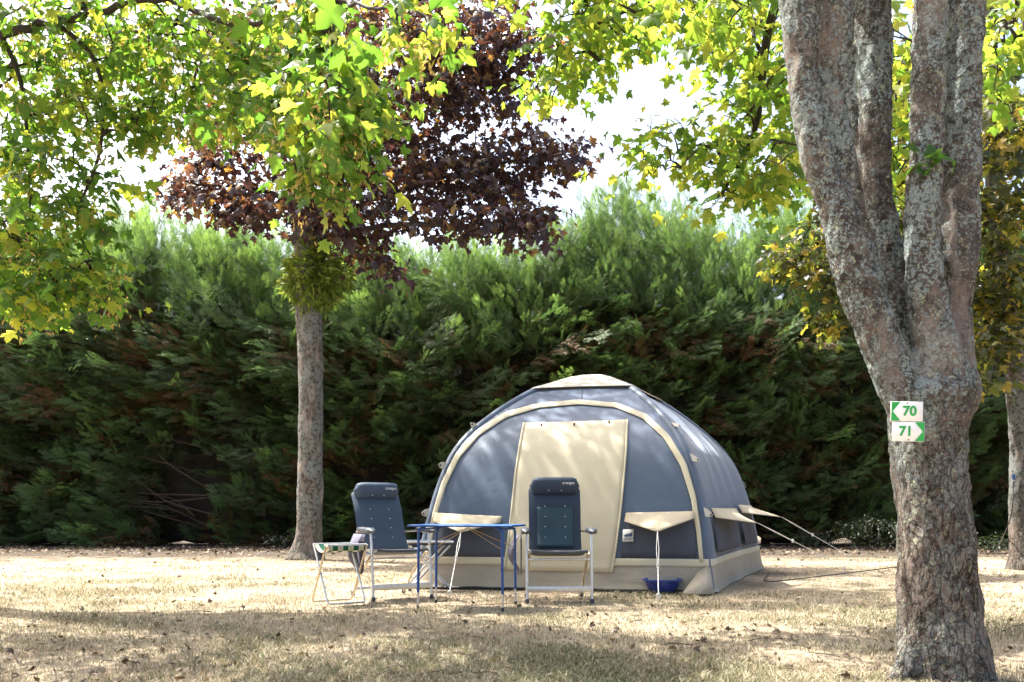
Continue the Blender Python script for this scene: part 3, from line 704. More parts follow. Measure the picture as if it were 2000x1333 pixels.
def copper_left():
    b = ground_at(598, 1092); off = tuple(b); Y = 15.0; th = .93
    root = thing('copper_maple', 'purple leaved maple on a slim pale trunk left of the tent', 'tree', off)
    st = stem_px([(598, 1096, 40, Y), (600, 1075, 30, Y), (604, 1030, 25, Y), (607, 900, 24, Y), (607, 750, 24, Y), (603, 600, 25, Y), (597, 450, 24, Y), (592, 350, 21, Y), (596, 200, 18, Y), (610, 50, 15, Y), (630, -150, 11, Y), (640, -400, 5, Y)])
    s2 = stem_px([(605, 560, 16, Y), (628, 450, 15, Y), (650, 340, 14, Y), (700, 220, 11, Y-.2), (760, 80, 9, Y-.4), (800, -100, 6, Y-.5)])
    solid_trunk('trunk', [st, s2], M['bark_pale'], root, off, .03, (.016, .008))
    def lm(*pts): return interp_poly([at(*p) for p in pts], 6)
    limbs = [st[6:, :3], s2[2:, :3], lm((597, 440, Y), (760, 380, Y-.6), (930, 330, Y-1), (1080, 300, Y-1.2)), lm((620, 470, Y), (760, 440, Y-1), (930, 440, Y-1.4), (1040, 420, Y-1.5)), lm((595, 400, Y), (500, 370, Y-.5), (380, 360, Y-.8)),
             lm((700, 220, Y), (850, 160, Y-.4), (1000, 90, Y-.6)), lm((600, 150, Y), (460, 100, Y), (350, 40, Y))]
    reg = [(780, 180, 190, 110, Y-.3, 1.5, 192), (900, 90, 130, 90, Y-.3, 1.2, 120), (760, 40, 180, 60, Y, 1.5, 104), (1000, 60, 90, 80, Y-.4, 1, 64), (880, 180, 110, 80, Y-.4, 1.2, 72), (1000, 170, 60, 50, Y-.6, .6, 24), (820, 330, 170, 70, Y-.6, 1.3, 152), (960, 330, 100, 60, Y-1, .8, 72), (1090, 300, 65, 38, Y-1.2, .5, 35), (1030, 240, 50, 30, Y-1, .5, 11),
           (1030, 420, 75, 50, Y-1.4, .6, 42), (900, 420, 110, 45, Y-1.2, .8, 64), (700, 420, 110, 50, Y-.6, 1, 80), (560, 400, 110, 45, Y-.6, 1, 67), (400, 390, 90, 32, Y-.8, .6, 35), (470, 420, 60, 40, Y-.8, .6, 29), (340, 385, 38, 20, Y-.8, .3, 8), (640, 290, 130, 70, Y-.2, 1.2, 96), (480, 250, 130, 90, Y, 1.2, 88), (420, 330, 90, 50, Y-.4, .8, 32), (720, 490, 60, 40, Y-.5, .6, 24), (770, 545, 40, 16, Y-.8, .3, 7), (1045, 470, 26, 18, Y-1.4, .2, 6), (500, 80, 150, 80, Y, 1.2, 72)]
    tips = np.concatenate([ell_px(*r) for r in reg]); crown = np.concatenate([ell((-2.6, 14.8, 11.2), (3.4, 2.8, 1.8), 260), ell((-3.4, 16.4, 8.5), (3.0, 1.6, 2.2), 120)])
    allt = np.concatenate([tips, crown]); tubes, dirs = grow(limbs, allt, .35, .004, .006, .06)
    tubes += [(l, np.linspace(.06, .015, len(l))) for l in limbs[2:]]
    V, Fc = tubes_np(tubes, 4); np_mesh('branches', V, Fc, M['twig'], root, smooth=True, off=off)
    leaf_part('crown', allt, dirs, 7, .20, .10, M['leaf_copper'], root, off, .75, (0, 1, 1.7))
    # bushy clump of shoots round the trunk
    c = at(618, 540, Y); cl = thing('shoot_clump', 'round bushy clump of narrow green shoots wrapped round the slim trunk', 'mistletoe', tuple(c-np.array([0, 0, .55])))
    P = ell((0, -.02, .52), (.60, .52, .64), 3600, .25); q_ = P-np.array([0, 0, .52]); P = np.array([0, 0, .52])+q_*np.array([.85+.55*mnoise.noise((p[0]*4, p[1]*4, p[2]*4)) for p in q_])[:, None]; D = norm(P-np.array([0, 0, .55]))*.7+np.array([0, 0, -.55])+rng.normal(size=P.shape)*.45
    lf = (np.array([(0, 0, 0), (.17, .45, .03), (0, 1, -.06), (-.17, .45, .03)]), np.array([(0, 1, 2, 3)]))
    V, Fc, k = place(lf, P, D, rng.normal(size=P.shape), rng.uniform(.09, .17, len(P))); np_mesh('leaves', V, Fc, M['mistle'], cl, tints(len(P), k))
    tb = [(np.stack([np.zeros(3)+[0, 0, .5], p*.5+[0, 0, .3], p]), np.array([.008, .005, .003])) for p in P[:160]]
    V, Fc = tubes_np(tb, 4); np_mesh('stems', V, Fc, M['twig'], cl)
copper_left()

def bronze_right():
    b = ground_at(1996, 1112); off = tuple(b); Y = float(b[1])
    root = thing('bronze_maple', 'maple with bronze and orange leaves on a slim trunk at the right edge', 'tree', off)
    st = stem_px([(1998, 1118, 34, Y), (1997, 1085, 25, Y), (1995, 1000, 21, Y), (1992, 850, 20, Y), (1984, 730, 20, Y), (1968, 600, 20, Y), (1950, 450, 18, Y), (1940, 300, 16, Y), (1938, 150, 13, Y), (1930, -50, 9, Y), (1920, -250, 4, Y)])
    solid_trunk('trunk', [st], M['bark_plain'], root, off, .03, (.014, .007))
    def lm(*pts): return interp_poly([at(*p) for p in pts], 6)
    limbs = [st[4:, :3], lm((1965, 590, Y), (1800, 560, Y-.2), (1640, 560, Y-.4), (1530, 510, Y-.5)), lm((1950, 450, Y), (1800, 380, Y), (1650, 330, Y)), lm((1968, 620, Y), (1950, 690, Y-.6), (1935, 750, Y-.8))]
    reg = [(1960, 250, 80, 110, Y, 1, 120), (1950, 420, 70, 90, Y, .9, 110), (1965, 560, 55, 80, Y-.2, .7, 90), (1960, 670, 45, 50, Y-.4, .5, 40), (1935, 745, 26, 30, Y-.8, .3, 12), (1550, 510, 62, 34, Y-.5, .5, 34), (1625, 560, 45, 60, Y-.4, .5, 26), (1620, 640, 40, 24, Y-.4, .3, 12), (1600, 470, 50, 60, Y, .6, 30), (1640, 350, 70, 110, Y, .8, 60), (1760, 420, 50, 140, Y, .8, 80), (1760, 220, 80, 120, Y, 1, 90), (1560, 300, 50, 90, Y, .6, 28), (1660, 610, 40, 40, Y-.4, .3, 12), (1905, 620, 30, 100, Y, .5, 40)]
    tips = np.concatenate([ell_px(*r) for r in reg]); crown = ell((6.4, Y, 9.3), (2.6, 2.2, 2.0), 200)
    allt = np.concatenate([tips, crown]); tubes, dirs = grow(limbs, allt, .3, .0035, .005, .06); tubes += [(l, np.linspace(.05, .012, len(l))) for l in limbs[1:]]
    V, Fc = tubes_np(tubes, 4); np_mesh('branches', V, Fc, M['twig'], root, smooth=True, off=off)
    leaf_part('crown', allt, dirs, 6, .17, .098, M['leaf_bronze'], root, off, .7, (0, 1, 1.7))
    return Y
BY = bronze_right()

# ================================================================== TENT
FL = np.array([-.99, 9.42]); FR = np.array([2.0, 8.83]); MR = np.array([3.53, 12.5]); ML = np.array([-.98, 13.38])
AX = np.array([.194, .981]); RX = np.array([.981, -.194]); C0 = (FL+FR)/2
BR = C0+AX*5.6+RX*1.35; BL = C0+AX*5.6-RX*1.35
AP = np.array([1.07, 11.46]); TOFF = (AP[0], AP[1], 0)
PR = interp_poly([(1.04, 0), (1.015, .27), (1.0, .53), (.93, 1.09), (.826, 1.557), (.635, 1.945), (.40, 2.28), (.2, 2.45), (0, 2.53)], 14)
def zs(s): return float(np.interp(-s, -PR[:, 0], PR[:, 1]))
def sz_(z): return float(np.interp(z, PR[:, 1], PR[:, 0]))
VT = [FL, FR, MR, BR, BL, ML]
def ring(rc=.17, ne=18, nc=6):
    out = []
    for k in range(6):
        a, b, c = VT[k-1], VT[k], VT[(k+1) % 6]
        u = b+(a-b)/np.linalg.norm(a-b)*rc; w = b+(c-b)/np.linalg.norm(c-b)*rc
        for i in range(nc):
            q = i/nc; out.append(((1-q)**2*u+2*q*(1-q)*b+q*q*w, k, 0.0))
        e = c+(b-c)/np.linalg.norm(b-c)*rc
        for i in range(ne): q = i/ne; out.append((w+(e-w)*q, k, q))
    return out
RING = ring()
def skin_pt(rp, k, q, s, z, push=0.0):
    sag = math.sin(math.pi*q)**.7 if q > 0 else 0
    amt = (.0 if k == 0 else .045)*min(1, s*1.2)*(1-.4*s)
    d = rp-AP; p = AP+d*s*(1-amt*sag)+d/np.linalg.norm(d)*push
    if k == 1 and q > 0:      # taut radial creases on the side wall
        cr = .012*math.sin(q*31+s*5)*min(1, max(0, (z-.8)/.5))*math.sin(math.pi*q); p = p+d/np.linalg.norm(d)*cr
    return (p[0], p[1], z)
def shell_part(name, zlist, mat, push, root, spread=None, fold=0, solid=0):
    n = len(RING); vs = []
    for zi, z in enumerate(zlist):
        s = sz_(z)
        for j, (rp, k, q) in enumerate(RING):
            pu = push
            if fold: pu += fold*(mnoise.noise((j*.33, z*2.5, 3))*1.2)*(1-z/.3)+fold*.6*max(0, 1-z/.05)
            vs.append(skin_pt(rp, k, q, s, z, pu))
    fs = [(i*n+j, i*n+(j+1) % n, (i+1)*n+(j+1) % n, (i+1)*n+j) for i in range(len(zlist)-1) for j in range(n)]
    mb = MB(); mb.add(vs, fs); return mb.build(name, mat, root, off=TOFF, solid=solid)

def front(px, py, push=.012):
    """point of the tent's front wall seen at a photo pixel, pushed out along the wall's normal"""
    lo, hi = .02, 1.04
    k = (px-1000)/F; e = (HZ-py)/F
    def f(s):
        a = AP+s*(FL-AP); d = s*(FR-FL)
        t = (k*a[1]-a[0])/(d[0]-k*d[1]); Y = a[1]+t*d[1]
        return CH+e*Y-zs(s), Y
    for _ in range(50):
        m = (lo+hi)/2
        if f(m)[0] > 0: hi = m
        else: lo = m
    s = (lo+hi)/2; Y = f(s)[1]; p = np.array([k*Y, Y, CH+e*Y])
    ds = .02; dz = zs(max(.01, s-ds))-zs(s+ds); dh = 2*ds*2.39
    nn = np.array([-AX[0]*dz, -AX[1]*dz, dh]); nn /= np.linalg.norm(nn)
    return p+nn*push
def patch(name, L, Rr, mat, root, push=.012, nu=12, nv=16, solid=.004, puff=0.0):
    """strip of cloth on the front wall between two pixel polylines"""
    L = np.array(L, float); Rr = np.array(Rr, float)
    def along(P, v):
        d = np.concatenate([[0], np.cumsum(np.linalg.norm(np.diff(P, axis=0), axis=1))]); d /= d[-1]
        return np.array([np.interp(v, d, P[:, 0]), np.interp(v, d, P[:, 1])])
    mb = MB()
    def fn(u, v):
        q = along(L, v)*(1-u)+along(Rr, v)*u
        return front(q[0], q[1], push+puff*math.sin(math.pi*u)*math.sin(math.pi*v)+(.006*mnoise.noise((q[0]*.02, q[1]*.02, 7)) if puff else 0))
    mb.grid(fn, nu, nv); return mb.build(name, mat, root, off=TOFF, solid=solid)

def text_mesh(txt, size, ext=.0015, bold=0.0):
    cu = bpy.data.curves.new('txt', 'FONT'); cu.body = txt; cu.size = size; cu.extrude = ext; cu.offset = bold; cu.align_x = 'CENTER'; cu.align_y = 'CENTER'
    o = bpy.data.objects.new('txt', cu); COL.objects.link(o); dg = bpy.context.evaluated_depsgraph_get(); dg.update()
    me = bpy.data.meshes.new_from_object(o.evaluated_get(dg), depsgraph=dg); bpy.data.objects.remove(o); bpy.data.curves.remove(cu)
    me.materials.clear(); return me

def tent():
    root = thing('dome_tent', 'slate grey dome tent with beige door panel, trim and roof cap', 'tent', TOFF)
    shell_part('canopy', list(np.linspace(.24, 1.0, 10))+[z for z in PR[:, 1] if z > 1.04], M['slate'], 0, root)
    shell_part('skirt', [0, .02, .05, .09, .13, .18, .22, .262], M['skirt'], .008, root, fold=.035)
    # beige hem band, broken at the door
    n = len(RING)
    shell_part('hem_band', [.252, .275, .30, .33], M['beige'], .014, root, solid=.003)
    # arch band over the front
    outer = [(831, 1098), (836, 1050), (846, 1000), (862, 945), (890, 888), (930, 843), (985, 808), (1050, 790), (1130, 783), (1205, 789), (1262, 811), (1306, 850), (1340, 905), (1359, 970), (1369, 1040), (1374, 1098)]
    inner = [(839, 1098), (845, 1052), (855, 1003), (871, 951), (898, 896), (937, 852), (989, 818), (1052, 799), (1131, 792), (1202, 798), (1254, 819), (1296, 857), (1329, 911), (1349, 974), (1360, 1041), (1366, 1098)]
    patch('arch_band', inner, outer, M['beige'], root, .016, 4, 90, .004)
    outer2 = [(a+(4 if a > 1130 else -3), b-3) for a, b in outer]
    patch('seam', [(1136.5, 763), (1134, 783)], [(1138.5, 763), (1136, 783)], M['slate_dark'], root, .006, 3, 6, .002)
    # door panel with turned hems
    dl = [(1022, 829), (1014, 870), (1005, 930), (998, 1000), (991, 1060), (983, 1114)]; dr = [(1227, 823), (1225, 880), (1220, 940), (1213, 1010), (1205, 1070), (1197, 1119)]
    door = patch('door_panel', dl, dr, M['beige'], root, .02, 16, 26, .004, .014)
    for e, dx in ((dl, 4), (dr, -4)):
        h = patch('hem', e if dx > 0 else [(a+dx, b) for a, b in e], [(a+dx, b) for a, b in e] if dx > 0 else e, M['beige'], door, .028, 3, 26, .003)
        h.location = Vector((0, 0, 0))
    mb = MB()
    for hx, hy in ((1058, 835), (1122, 834), (1190, 829)):
        p = front(hx, hy, .03); hook = MB().box(p, (.02, .012, .035)).build('hook', M['screw'], door, off=TOFF, bevel=.003)
    # side windows beside the door
    patch('window', [(852, 1008), (848, 1088)], [(979, 1013), (984, 1090)], M['slate_dark'], root, .008, 10, 8, .002, .012)
    patch('window', [(1222, 1006), (1212, 1090)], [(1357, 1003), (1361, 1090)], M['slate_dark'], root, .008, 10, 8, .002, .012)
    # window awnings
    def awning(TL, TR, BLp, BRp, tip, out):
        t3 = front(tip[0], tip[1], .02); t3 = at(tip[0], tip[1], t3[1]-out)
        a, b, c, d = front(*TL, .025), front(*TR, .025), front(*BLp, .05), front(*BRp, .05)
        mb = MB()
        def fn(u, v):
            top = a*(1-u)+b*u; w = 1-abs(2*u-1)
            low = (c*(1-u*2)+t3*u*2) if u < .5 else (t3*(2-2*u)+d*(2*u-1))
            return top*(1-v)+low*v+np.array([0, 0, .012*math.sin(math.pi*v)*w])
        mb.grid(fn, 15, 8); o = mb.build('window_awning', M['beige_thin'], root, off=TOFF, solid=.003)
        for q in (.25, .75):
            p = a*(1-q)+b*q+np.array([0, -.012, -.02]); MB().tube([p, p+np.array([0, -.01, 0])], .012, 10).build('snap', M['plastic_w'], o, off=TOFF)
        return t3
    tipL = awning((850, 1003), (981, 1010), (848, 1021), (979, 1023), (900, 1040), .32)
    tipR = awning((1223, 1003), (1355, 1000), (1220, 1021), (1357, 1015), (1284, 1039), .32)
    # awnings on the right hand wall
    tips = []
    on = norm(np.array([MR[1]-FR[1], -(MR[0]-FR[0])]))
    for t0, t1, z, out, zt in ((.07, .54, .85, .34, .68), (.60, .93, .9, .42, .74)):
        s = sz_(z); q = lambda t, zz, o: np.append(AP+sz_(zz)*(FR+(MR-FR)*t-AP)+on*o, zz)
        a, b = q(t0, z, .03), q(t1, z, .03); c, d = q(t0, z-.1, .06), q(t1, z-.1, .06); t3 = np.append((FR+(MR-FR)*(t0+t1)/2)+on*out, zt)
        mb = MB()
        def fn(u, v):
            top = a*(1-u)+b*u; low = (c*(1-u*2)+t3*u*2) if u < .5 else (t3*(2-2*u)+d*(2*u-1))
            return top*(1-v)+low*v
        mb.grid(fn, 15, 8); mb.build('window_awning', M['beige_thin'], root, off=TOFF, solid=.003); tips.append(t3)
        mb = MB(); mb.grid(lambda u, v: q(t0+.02+(t1-t0-.04)*u, .38+(z-.42)*v, .012), 8, 6); mb.build('window', M['slate_dark'], root, off=TOFF, solid=.002)
    # pole sleeves along the visible ridges, with pegging tabs
    for k in (0, 1, 2, 3, 4, 5):
        b = VT[k]; pts = []
        for s_, z in PR[::3]:
            if z > 2.36: break
            d = norm(b-AP); pts.append(np.append(AP+(b-AP)*s_*.985-d*.045*s_, z))
        mb = MB(); P = np.array(pts); mb.tube(P+np.array([0, 0, .0]), .05, 10); mb.build('pole_sleeve', M['slate'], root, off=TOFF)
    for k, zl in ((0, (.80, 1.32, 1.78)), (1, (.80, 1.37, 1.75)), (2, (1.2,))):
        for z in zl:
            b = VT[k]; s_ = sz_(z); d = norm(b-AP); s2 = sz_(z+.05); tz = norm(np.append((b-AP)*(s2-s_), .05)); d3 = np.append(d, 0)
            side = np.append(np.array([-d[1], d[0]]), 0)
            e1 = d3 if k == 0 else side; e1 = norm(e1-tz*np.dot(e1, tz)); nn = np.cross(e1, tz); nn = nn*(1 if np.dot(nn, [0, -1, .1]) > 0 else -1)
            p = np.append(AP+(b-AP)*s_, z)+nn*.012-e1*.015+(d3*.01 if k else 0)
            v = [p+tz*.055, p-tz*.045, p+e1*.05-tz*.05, p+e1*.082-tz*.042, p+e1*.088-tz*.022, p+e1*.055+tz*.025]
            mb = MB(); mb.add(v, [(0, 1, 2, 3, 4, 5)]); tb = mb.build('peg_tab', M['cap'], root, off=TOFF, solid=.004, smooth=False)
            e = p+e1*.066-tz*.028; MB().tube([e-nn*.006, e+nn*.008], .011, 10).build('eyelet', M['black'], tb, off=TOFF)
    # roof cap
    prof = [(.405, 2.315), (.40, 2.325), (.33, 2.385), (.25, 2.455), (.16, 2.53), (.08, 2.58), (.0, 2.605)]
    n = len(RING); vs = []
    for s_, z in prof:
        for rp, k, q in RING: p = AP+(rp-AP)*s_*(1-.05*math.sin(math.pi*q)*(q > 0)); vs.append((p[0], p[1], z+.012*math.sin(math.pi*q)*s_/.4))
    mb = MB(); mb.add(vs, [(i*n+j, i*n+(j+1) % n, (i+1)*n+(j+1) % n, (i+1)*n+j) for i in range(len(prof)-1) for j in range(n)]); mb.build('roof_cap', M['cap'], root, off=TOFF, solid=.006)
    # corner flap of the skirt and door-sill edge
    c1 = np.array([1.97, 8.80, .26]); v = [c1, c1+np.array([.03, -.02, -.02]), np.array([1.98, 8.52, .01]), np.array([1.84, 8.42, .012]), np.array([1.66, 8.5, .01]), np.array([1.86, 8.72, .2])]
    mb = MB(); mb.add(v, [(0, 5, 4, 3), (0, 3, 2, 1)]); mb.build('skirt_flap', M['skirt'], root, off=TOFF, solid=.004)
    gs = []
    for u in np.linspace(0, 1, 24):
        p = FL*(1-u)+FR*u-AX*.14; gs.append((p[0], p[1]+.03*mnoise.noise((u*9, 0, 0)), .012+.01*mnoise.noise((u*20, 3, 0))))
    MB().tube(gs, .014, 6).build('groundsheet_edge', M['black'], root, off=TOFF)
    # sewn badge: pale cloth with a dark bird-like swoosh over lines of print
    bd = patch('badge', [(1217, 1036), (1216, 1059)], [(1238, 1035), (1237, 1059)], M['badge'], root, .03, 4, 4, .002)
    for L_, R_ in (([(1219, 1046), (1220, 1050)], [(1236, 1041), (1235, 1049)]), ([(1219, 1052), (1219, 1053.2)], [(1236, 1051.5), (1236, 1053)]), ([(1221, 1055), (1221, 1056)], [(1234, 1055), (1234, 1056)])):
        patch('print', L_, R_, M['ink'], bd, .034, 5, 3, .001)
    return tipL, tipR, tips
TIPL, TIPR, TIPS = tent()

def guy_line(a, peg, label, slider=.45, grp='tent guy lines'):
    a = np.array(a); peg = np.array(peg); root = thing('guy_line', label, 'guy line', (peg[0], peg[1], 0), group=grp); off = (peg[0], peg[1], 0)
    top = peg+np.array([0, 0, .04]); s = a+(top-a)*slider
    mb = MB(); mb.tube([s, top], .0035, 6); d = np.array([.02, 0, 0]); mb.tube([a, a+(s-a)*.5+d*.6, s+d*.2], .0032, 6); mb.tube([a, a+(s-a)*.5-d*.6, s-d*.2], .0032, 6); mb.build('cord', M['white_cord'], root, off=off)
    MB().box(s, (.026, .012, .045)).build('slider', M['plastic_w'], root, off=off, bevel=.003)
    mb = MB(); an = [(peg[0]+.02*math.cos(t), peg[1], .035+.02*math.sin(t)) for t in np.linspace(0, 2*math.pi, 14)[:-1]]; mb.tube(an, .0055, 6, closed=True); mb.tube([(peg[0]+.0, peg[1], .02), (peg[0]+.01, peg[1]+.02, -.12)], .005, 6)
    mb.build('peg', M['plastic_w'], root, off=off)
guy_line(TIPL, ground_at(878, 1166), 'white guy line from the left front window awning, behind the blue table')
guy_line(TIPR, ground_at(1286, 1172), 'white guy line dropping past the blue basin to a ground ring', .55)
guy_line(TIPS[0], (4.62, 12.1, 0), 'lower white guy line from the nearer side awning', .35)
guy_line(TIPS[1], (5.1, 12.6, 0), 'upper white guy line from the farther side awning', .35)

# ================================================================== BASIN
def basin():
    p = ground_at(1293, 1157); p[1] -= .02
    root = thing('basin', 'blue plastic washing bowl on the ground by the tent corner', 'basin', tuple(p))
    pr = [(0, .008), (.09, .008), (.115, .02), (.15, .07), (.168, .12), (.172, .135), (.192, .138), (.196, .131), (.194, .122), (.178, .12), (.158, .065), (.122, .012), (.10, .0), (0, .0)]
    MB().lathe(pr, 40).build('bowl', M['basin'], root)
    for s in (-1, 1):
        an = [(s*(.178+.022*math.sin(t)), .05*math.cos(t), .128) for t in np.linspace(0, math.pi, 12)]
        MB().tube(an, .006, 6).build('handle', M['basin'], root)
basin()

# ================================================================== CHAIRS
def smoothmesh(o): return o
def slab(fn, w, nu=15, nv=24, th=.03, corner=.06):
    """padded panel: centre line fn(v)->(y,z), half width w, rounded top corners; closed"""
    mb = MB(); rows = []
    def hw(v):
        d = (1-v)*.68
        return w-(corner-math.sqrt(max(0, corner**2-(corner-d)**2)) if d < corner else 0)
    vs = []
    for side in (1, -1):
        for j in range(nv):
            v = j/(nv-1); y, z = fn(v); y2, z2 = fn(min(1, v+.01)); y1, z1 = fn(max(0, v-.01)); t = Vector((0, y2-y1, z2-z1)).normalized(); nrm = Vector((0, -t.z, t.y))
            for i in range(nu):
                u = -1+2*i/(nu-1); x = u*hw(v)
                pf = th*(1-abs(u)**6)**.5*(1-.25*(abs(2*v-1)**10)); vs.append(Vector((x, y, z))+nrm*side*pf*.5)
    n = nu*nv; fs = []
    for j in range(nv-1):
        for i in range(nu-1):
            a = j*nu+i; fs.append((a, a+1, a+nu+1, a+nu)); a += n; fs.append((a, a+nu, a+nu+1, a+1))
    for i in range(nu-1):
        for j in (0, nv-1): a = j*nu+i; fs.append((a, a+n, a+n+1, a+1))
    for j in range(nv-1):
        for i in (0, nu-1): a = j*nu+i; fs.append((a, a+nu, a+nu+n, a+n))
    mb.add(vs, fs); return mb

def chair(label, loc, rz, pad, meshy, recl=0.0):
    root = thing('camping_chair', label, 'camping chair', loc, rz, 'reclining camping chairs at the table')
    def back(v):
        L = v*.63; return (.17+L*(.36+recl)+.015*math.sin(v*math.pi*2.2), .455+L*(.925-recl*.3))
    def seat(v): return (-.26+v*.43, .462-.035*math.sin(v*math.pi)-.02*v)
    slab(back, .245, th=.034).build('backrest', pad, root, merge=True)
    slab(seat, .235, th=.022, corner=.001).build('seat', pad, root, merge=True)
    if meshy:
        mb = MB()
        def fm(u, v):
            vv = .03+v*.62; y, z = back(vv); return (-.17+.34*u, y-.028, z+.008)
        mb.grid(fm, 8, 14); mb.build('mesh_panel', M['teal_mesh'], root, solid=.003)
    for v in (.18, .34, .5, .66):
        for x in (-.095, .095):
            y, z = back(v); MB().tube([(x, y-.022, z+.006), (x, y-.034, z+.009)], .0042, 8).build('button', M['plastic_w'], root)
    # headrest bolster
    yc, zc = back(.985); mb = MB(); vs = []; n = 20; k = 15
    for i in range(k):
        u = -1+2*i/(k-1); q = (1-abs(u)**8)**.5*.98+.02
        for j in range(n):
            a = 2*math.pi*j/n; vs.append((u*.236, yc-.062+.064*q*math.cos(a)-.018*q*math.sin(a), zc+.0+.086*q*math.sin(a)))
    mb.add(vs, [(i*n+j, i*n+(j+1) % n, (i+1)*n+(j+1) % n, (i+1)*n+j) for i in range(k-1) for j in range(n)]+[tuple(range(n)), tuple((k-1)*n+j for j in range(n-1, -1, -1))])
    hd = mb.build('headrest', pad, root, merge=True)
    me = text_mesh('crespo', .042, .001); o = link('lettering', me, M['plastic_w'], hd); o.location = (.125, yc-.130, zc+.03); o.rotation_euler = (R(80), 0, 0)
    o.data.transform(Matrix.Identity(4))
    for x in (-.06, .06): MB().tube([(x, yc-.105, zc-.04), (x, yc-.117, zc-.04)], .0042, 8).build('button', M['plastic_w'], hd)
    fr = M['alu']; r = .0125
    for s in (-1, 1):
        x = s*.288
        lg = MB().tube([(x, -.27, .02), (x, -.235, .4), (x, -.205, .615)], r, 10).build('leg', fr, root)
        MB().lathe([(0, 0), (.017, 0), (.02, .012), (.018, .04), (.0, .042)], 14).build('foot_cap', M['grip'], lg).location = (x, -.272, 0)
        x2 = s*.262
        lg = MB().tube([(x2, .33, .02), (x2, .1, .24), (x2, -.2, .44)], r, 10).build('leg', M['champagne'], root)
        MB().lathe([(0, 0), (.017, 0), (.02, .012), (.018, .04), (.0, .042)], 14).build('foot_cap', M['grip'], lg).location = (x2, .334, 0)
        MB().tube([(s*.25, .16, .45), (s*.25, -.27, .46)], .011, 10).build('seat_rail', fr, root)
        yb, zb = back(.29); MB().tube([(s*.25, yb, zb), (x, .07, .628)], .009, 8).build('arm_bracket', fr, root)
        # armrest pad
        mb = MB(); vs = []; n = 16; kk = 11
        for i in range(kk):
            u = i/(kk-1); q = (1-abs(2*u-1)**6)**.5*.97+.03; w = .045-.01*u
            for j in range(n):
                a = 2*math.pi*j/n; ca, sa = math.cos(a), math.sin(a)
                vs.append((s*.298+w*q*math.copysign(abs(ca)**.7, ca), -.30+u*.40, .642+.028*q*math.copysign(abs(sa)**.7, sa)-.008*(1-u)**3))
        mb.add(vs, [(i*n+j, i*n+(j+1) % n, (i+1)*n+(j+1) % n, (i+1)*n+j) for i in range(kk-1) for j in range(n)]+[tuple(range(n)), tuple((kk-1)*n+j for j in range(n-1, -1, -1))])
        mb.build('armrest', M['grip'], root, merge=True)
    MB().box((0, -.268, .125), (.575, .014, .052)).build('foot_bar', fr, root, bevel=.005)
    MB().box((0, .285, .075), (.52, .014, .03)).build('foot_bar', fr, root, bevel=.005)
    MB().tube([(-.29, -.237, .385), (.29, -.237, .385)], .009, 10).build('cross_bar', fr, root)
    MB().tube([(-.25, -.265, .462), (-.12, -.275, .452), (.12, -.275, .452), (.25, -.265, .462)], .015, 10).build('seat_front_bar', M['grip'], root)
    return root

def pouch(p, rz, label, grp):
    root = thing('side_pocket', label, 'organiser bag', p, rz, grp)
    mb = MB()
    def fn(u, v):
        w = .12*(1-.35*v); return ((-.016-.10*math.sin(math.pi*min(1, v*1.1))*(.5+.5*math.sin(math.pi*u))), -w+2*w*u, .34-.34*v-.03*math.sin(math.pi*u)*v)
    mb.grid(fn, 12, 12)
    mb.grid(lambda u, v: (.006, (-.12+.24*u)*(1-.35*v), .34-.34*v-.03*math.sin(math.pi*u)*v), 12, 12); mb.build('bag', M['pouch'], root, solid=.004)
    MB().tube([(-.04, -.1, .19), (-.066, 0, .2), (-.04, .1, .19)], .006, 6).build('trim', M['plastic_w'], root)
    for y in (-.09, .09): MB().tube([(0, y, .33), (.02, y*.9, .36), (.02, y*.9, .375)], .004, 6).build('strap', M['black'], root)

CR = ground_at(1091, 1179); CR = (float(CR[0]), float(CR[1])+.27, 0)
chair('navy camping chair with teal mesh back facing out in front of the beige door', CR, R(2), M['pad'], True, -.12)
CLp = (-1.135, 8.22, 0)
chair('slate blue padded camping chair turned towards the table, left of the tent', CLp, R(30), M['pad_grey'], False, .10)
def local(loc, rz, p):
    c, s = math.cos(rz), math.sin(rz); return (loc[0]+p[0]*c-p[1]*s, loc[1]+p[0]*s+p[1]*c, loc[2]+p[2])
pouch(local(CR, R(2), (-.335, -.06, .265)), R(2), 'grey organiser bag hung under the armrest of the chair before the door', 'chair pockets')
pouch(local(CLp, R(30), (-.335, -.06, .265)), R(30), 'grey organiser bag hung on the chair beside the striped stool', 'chair pockets')

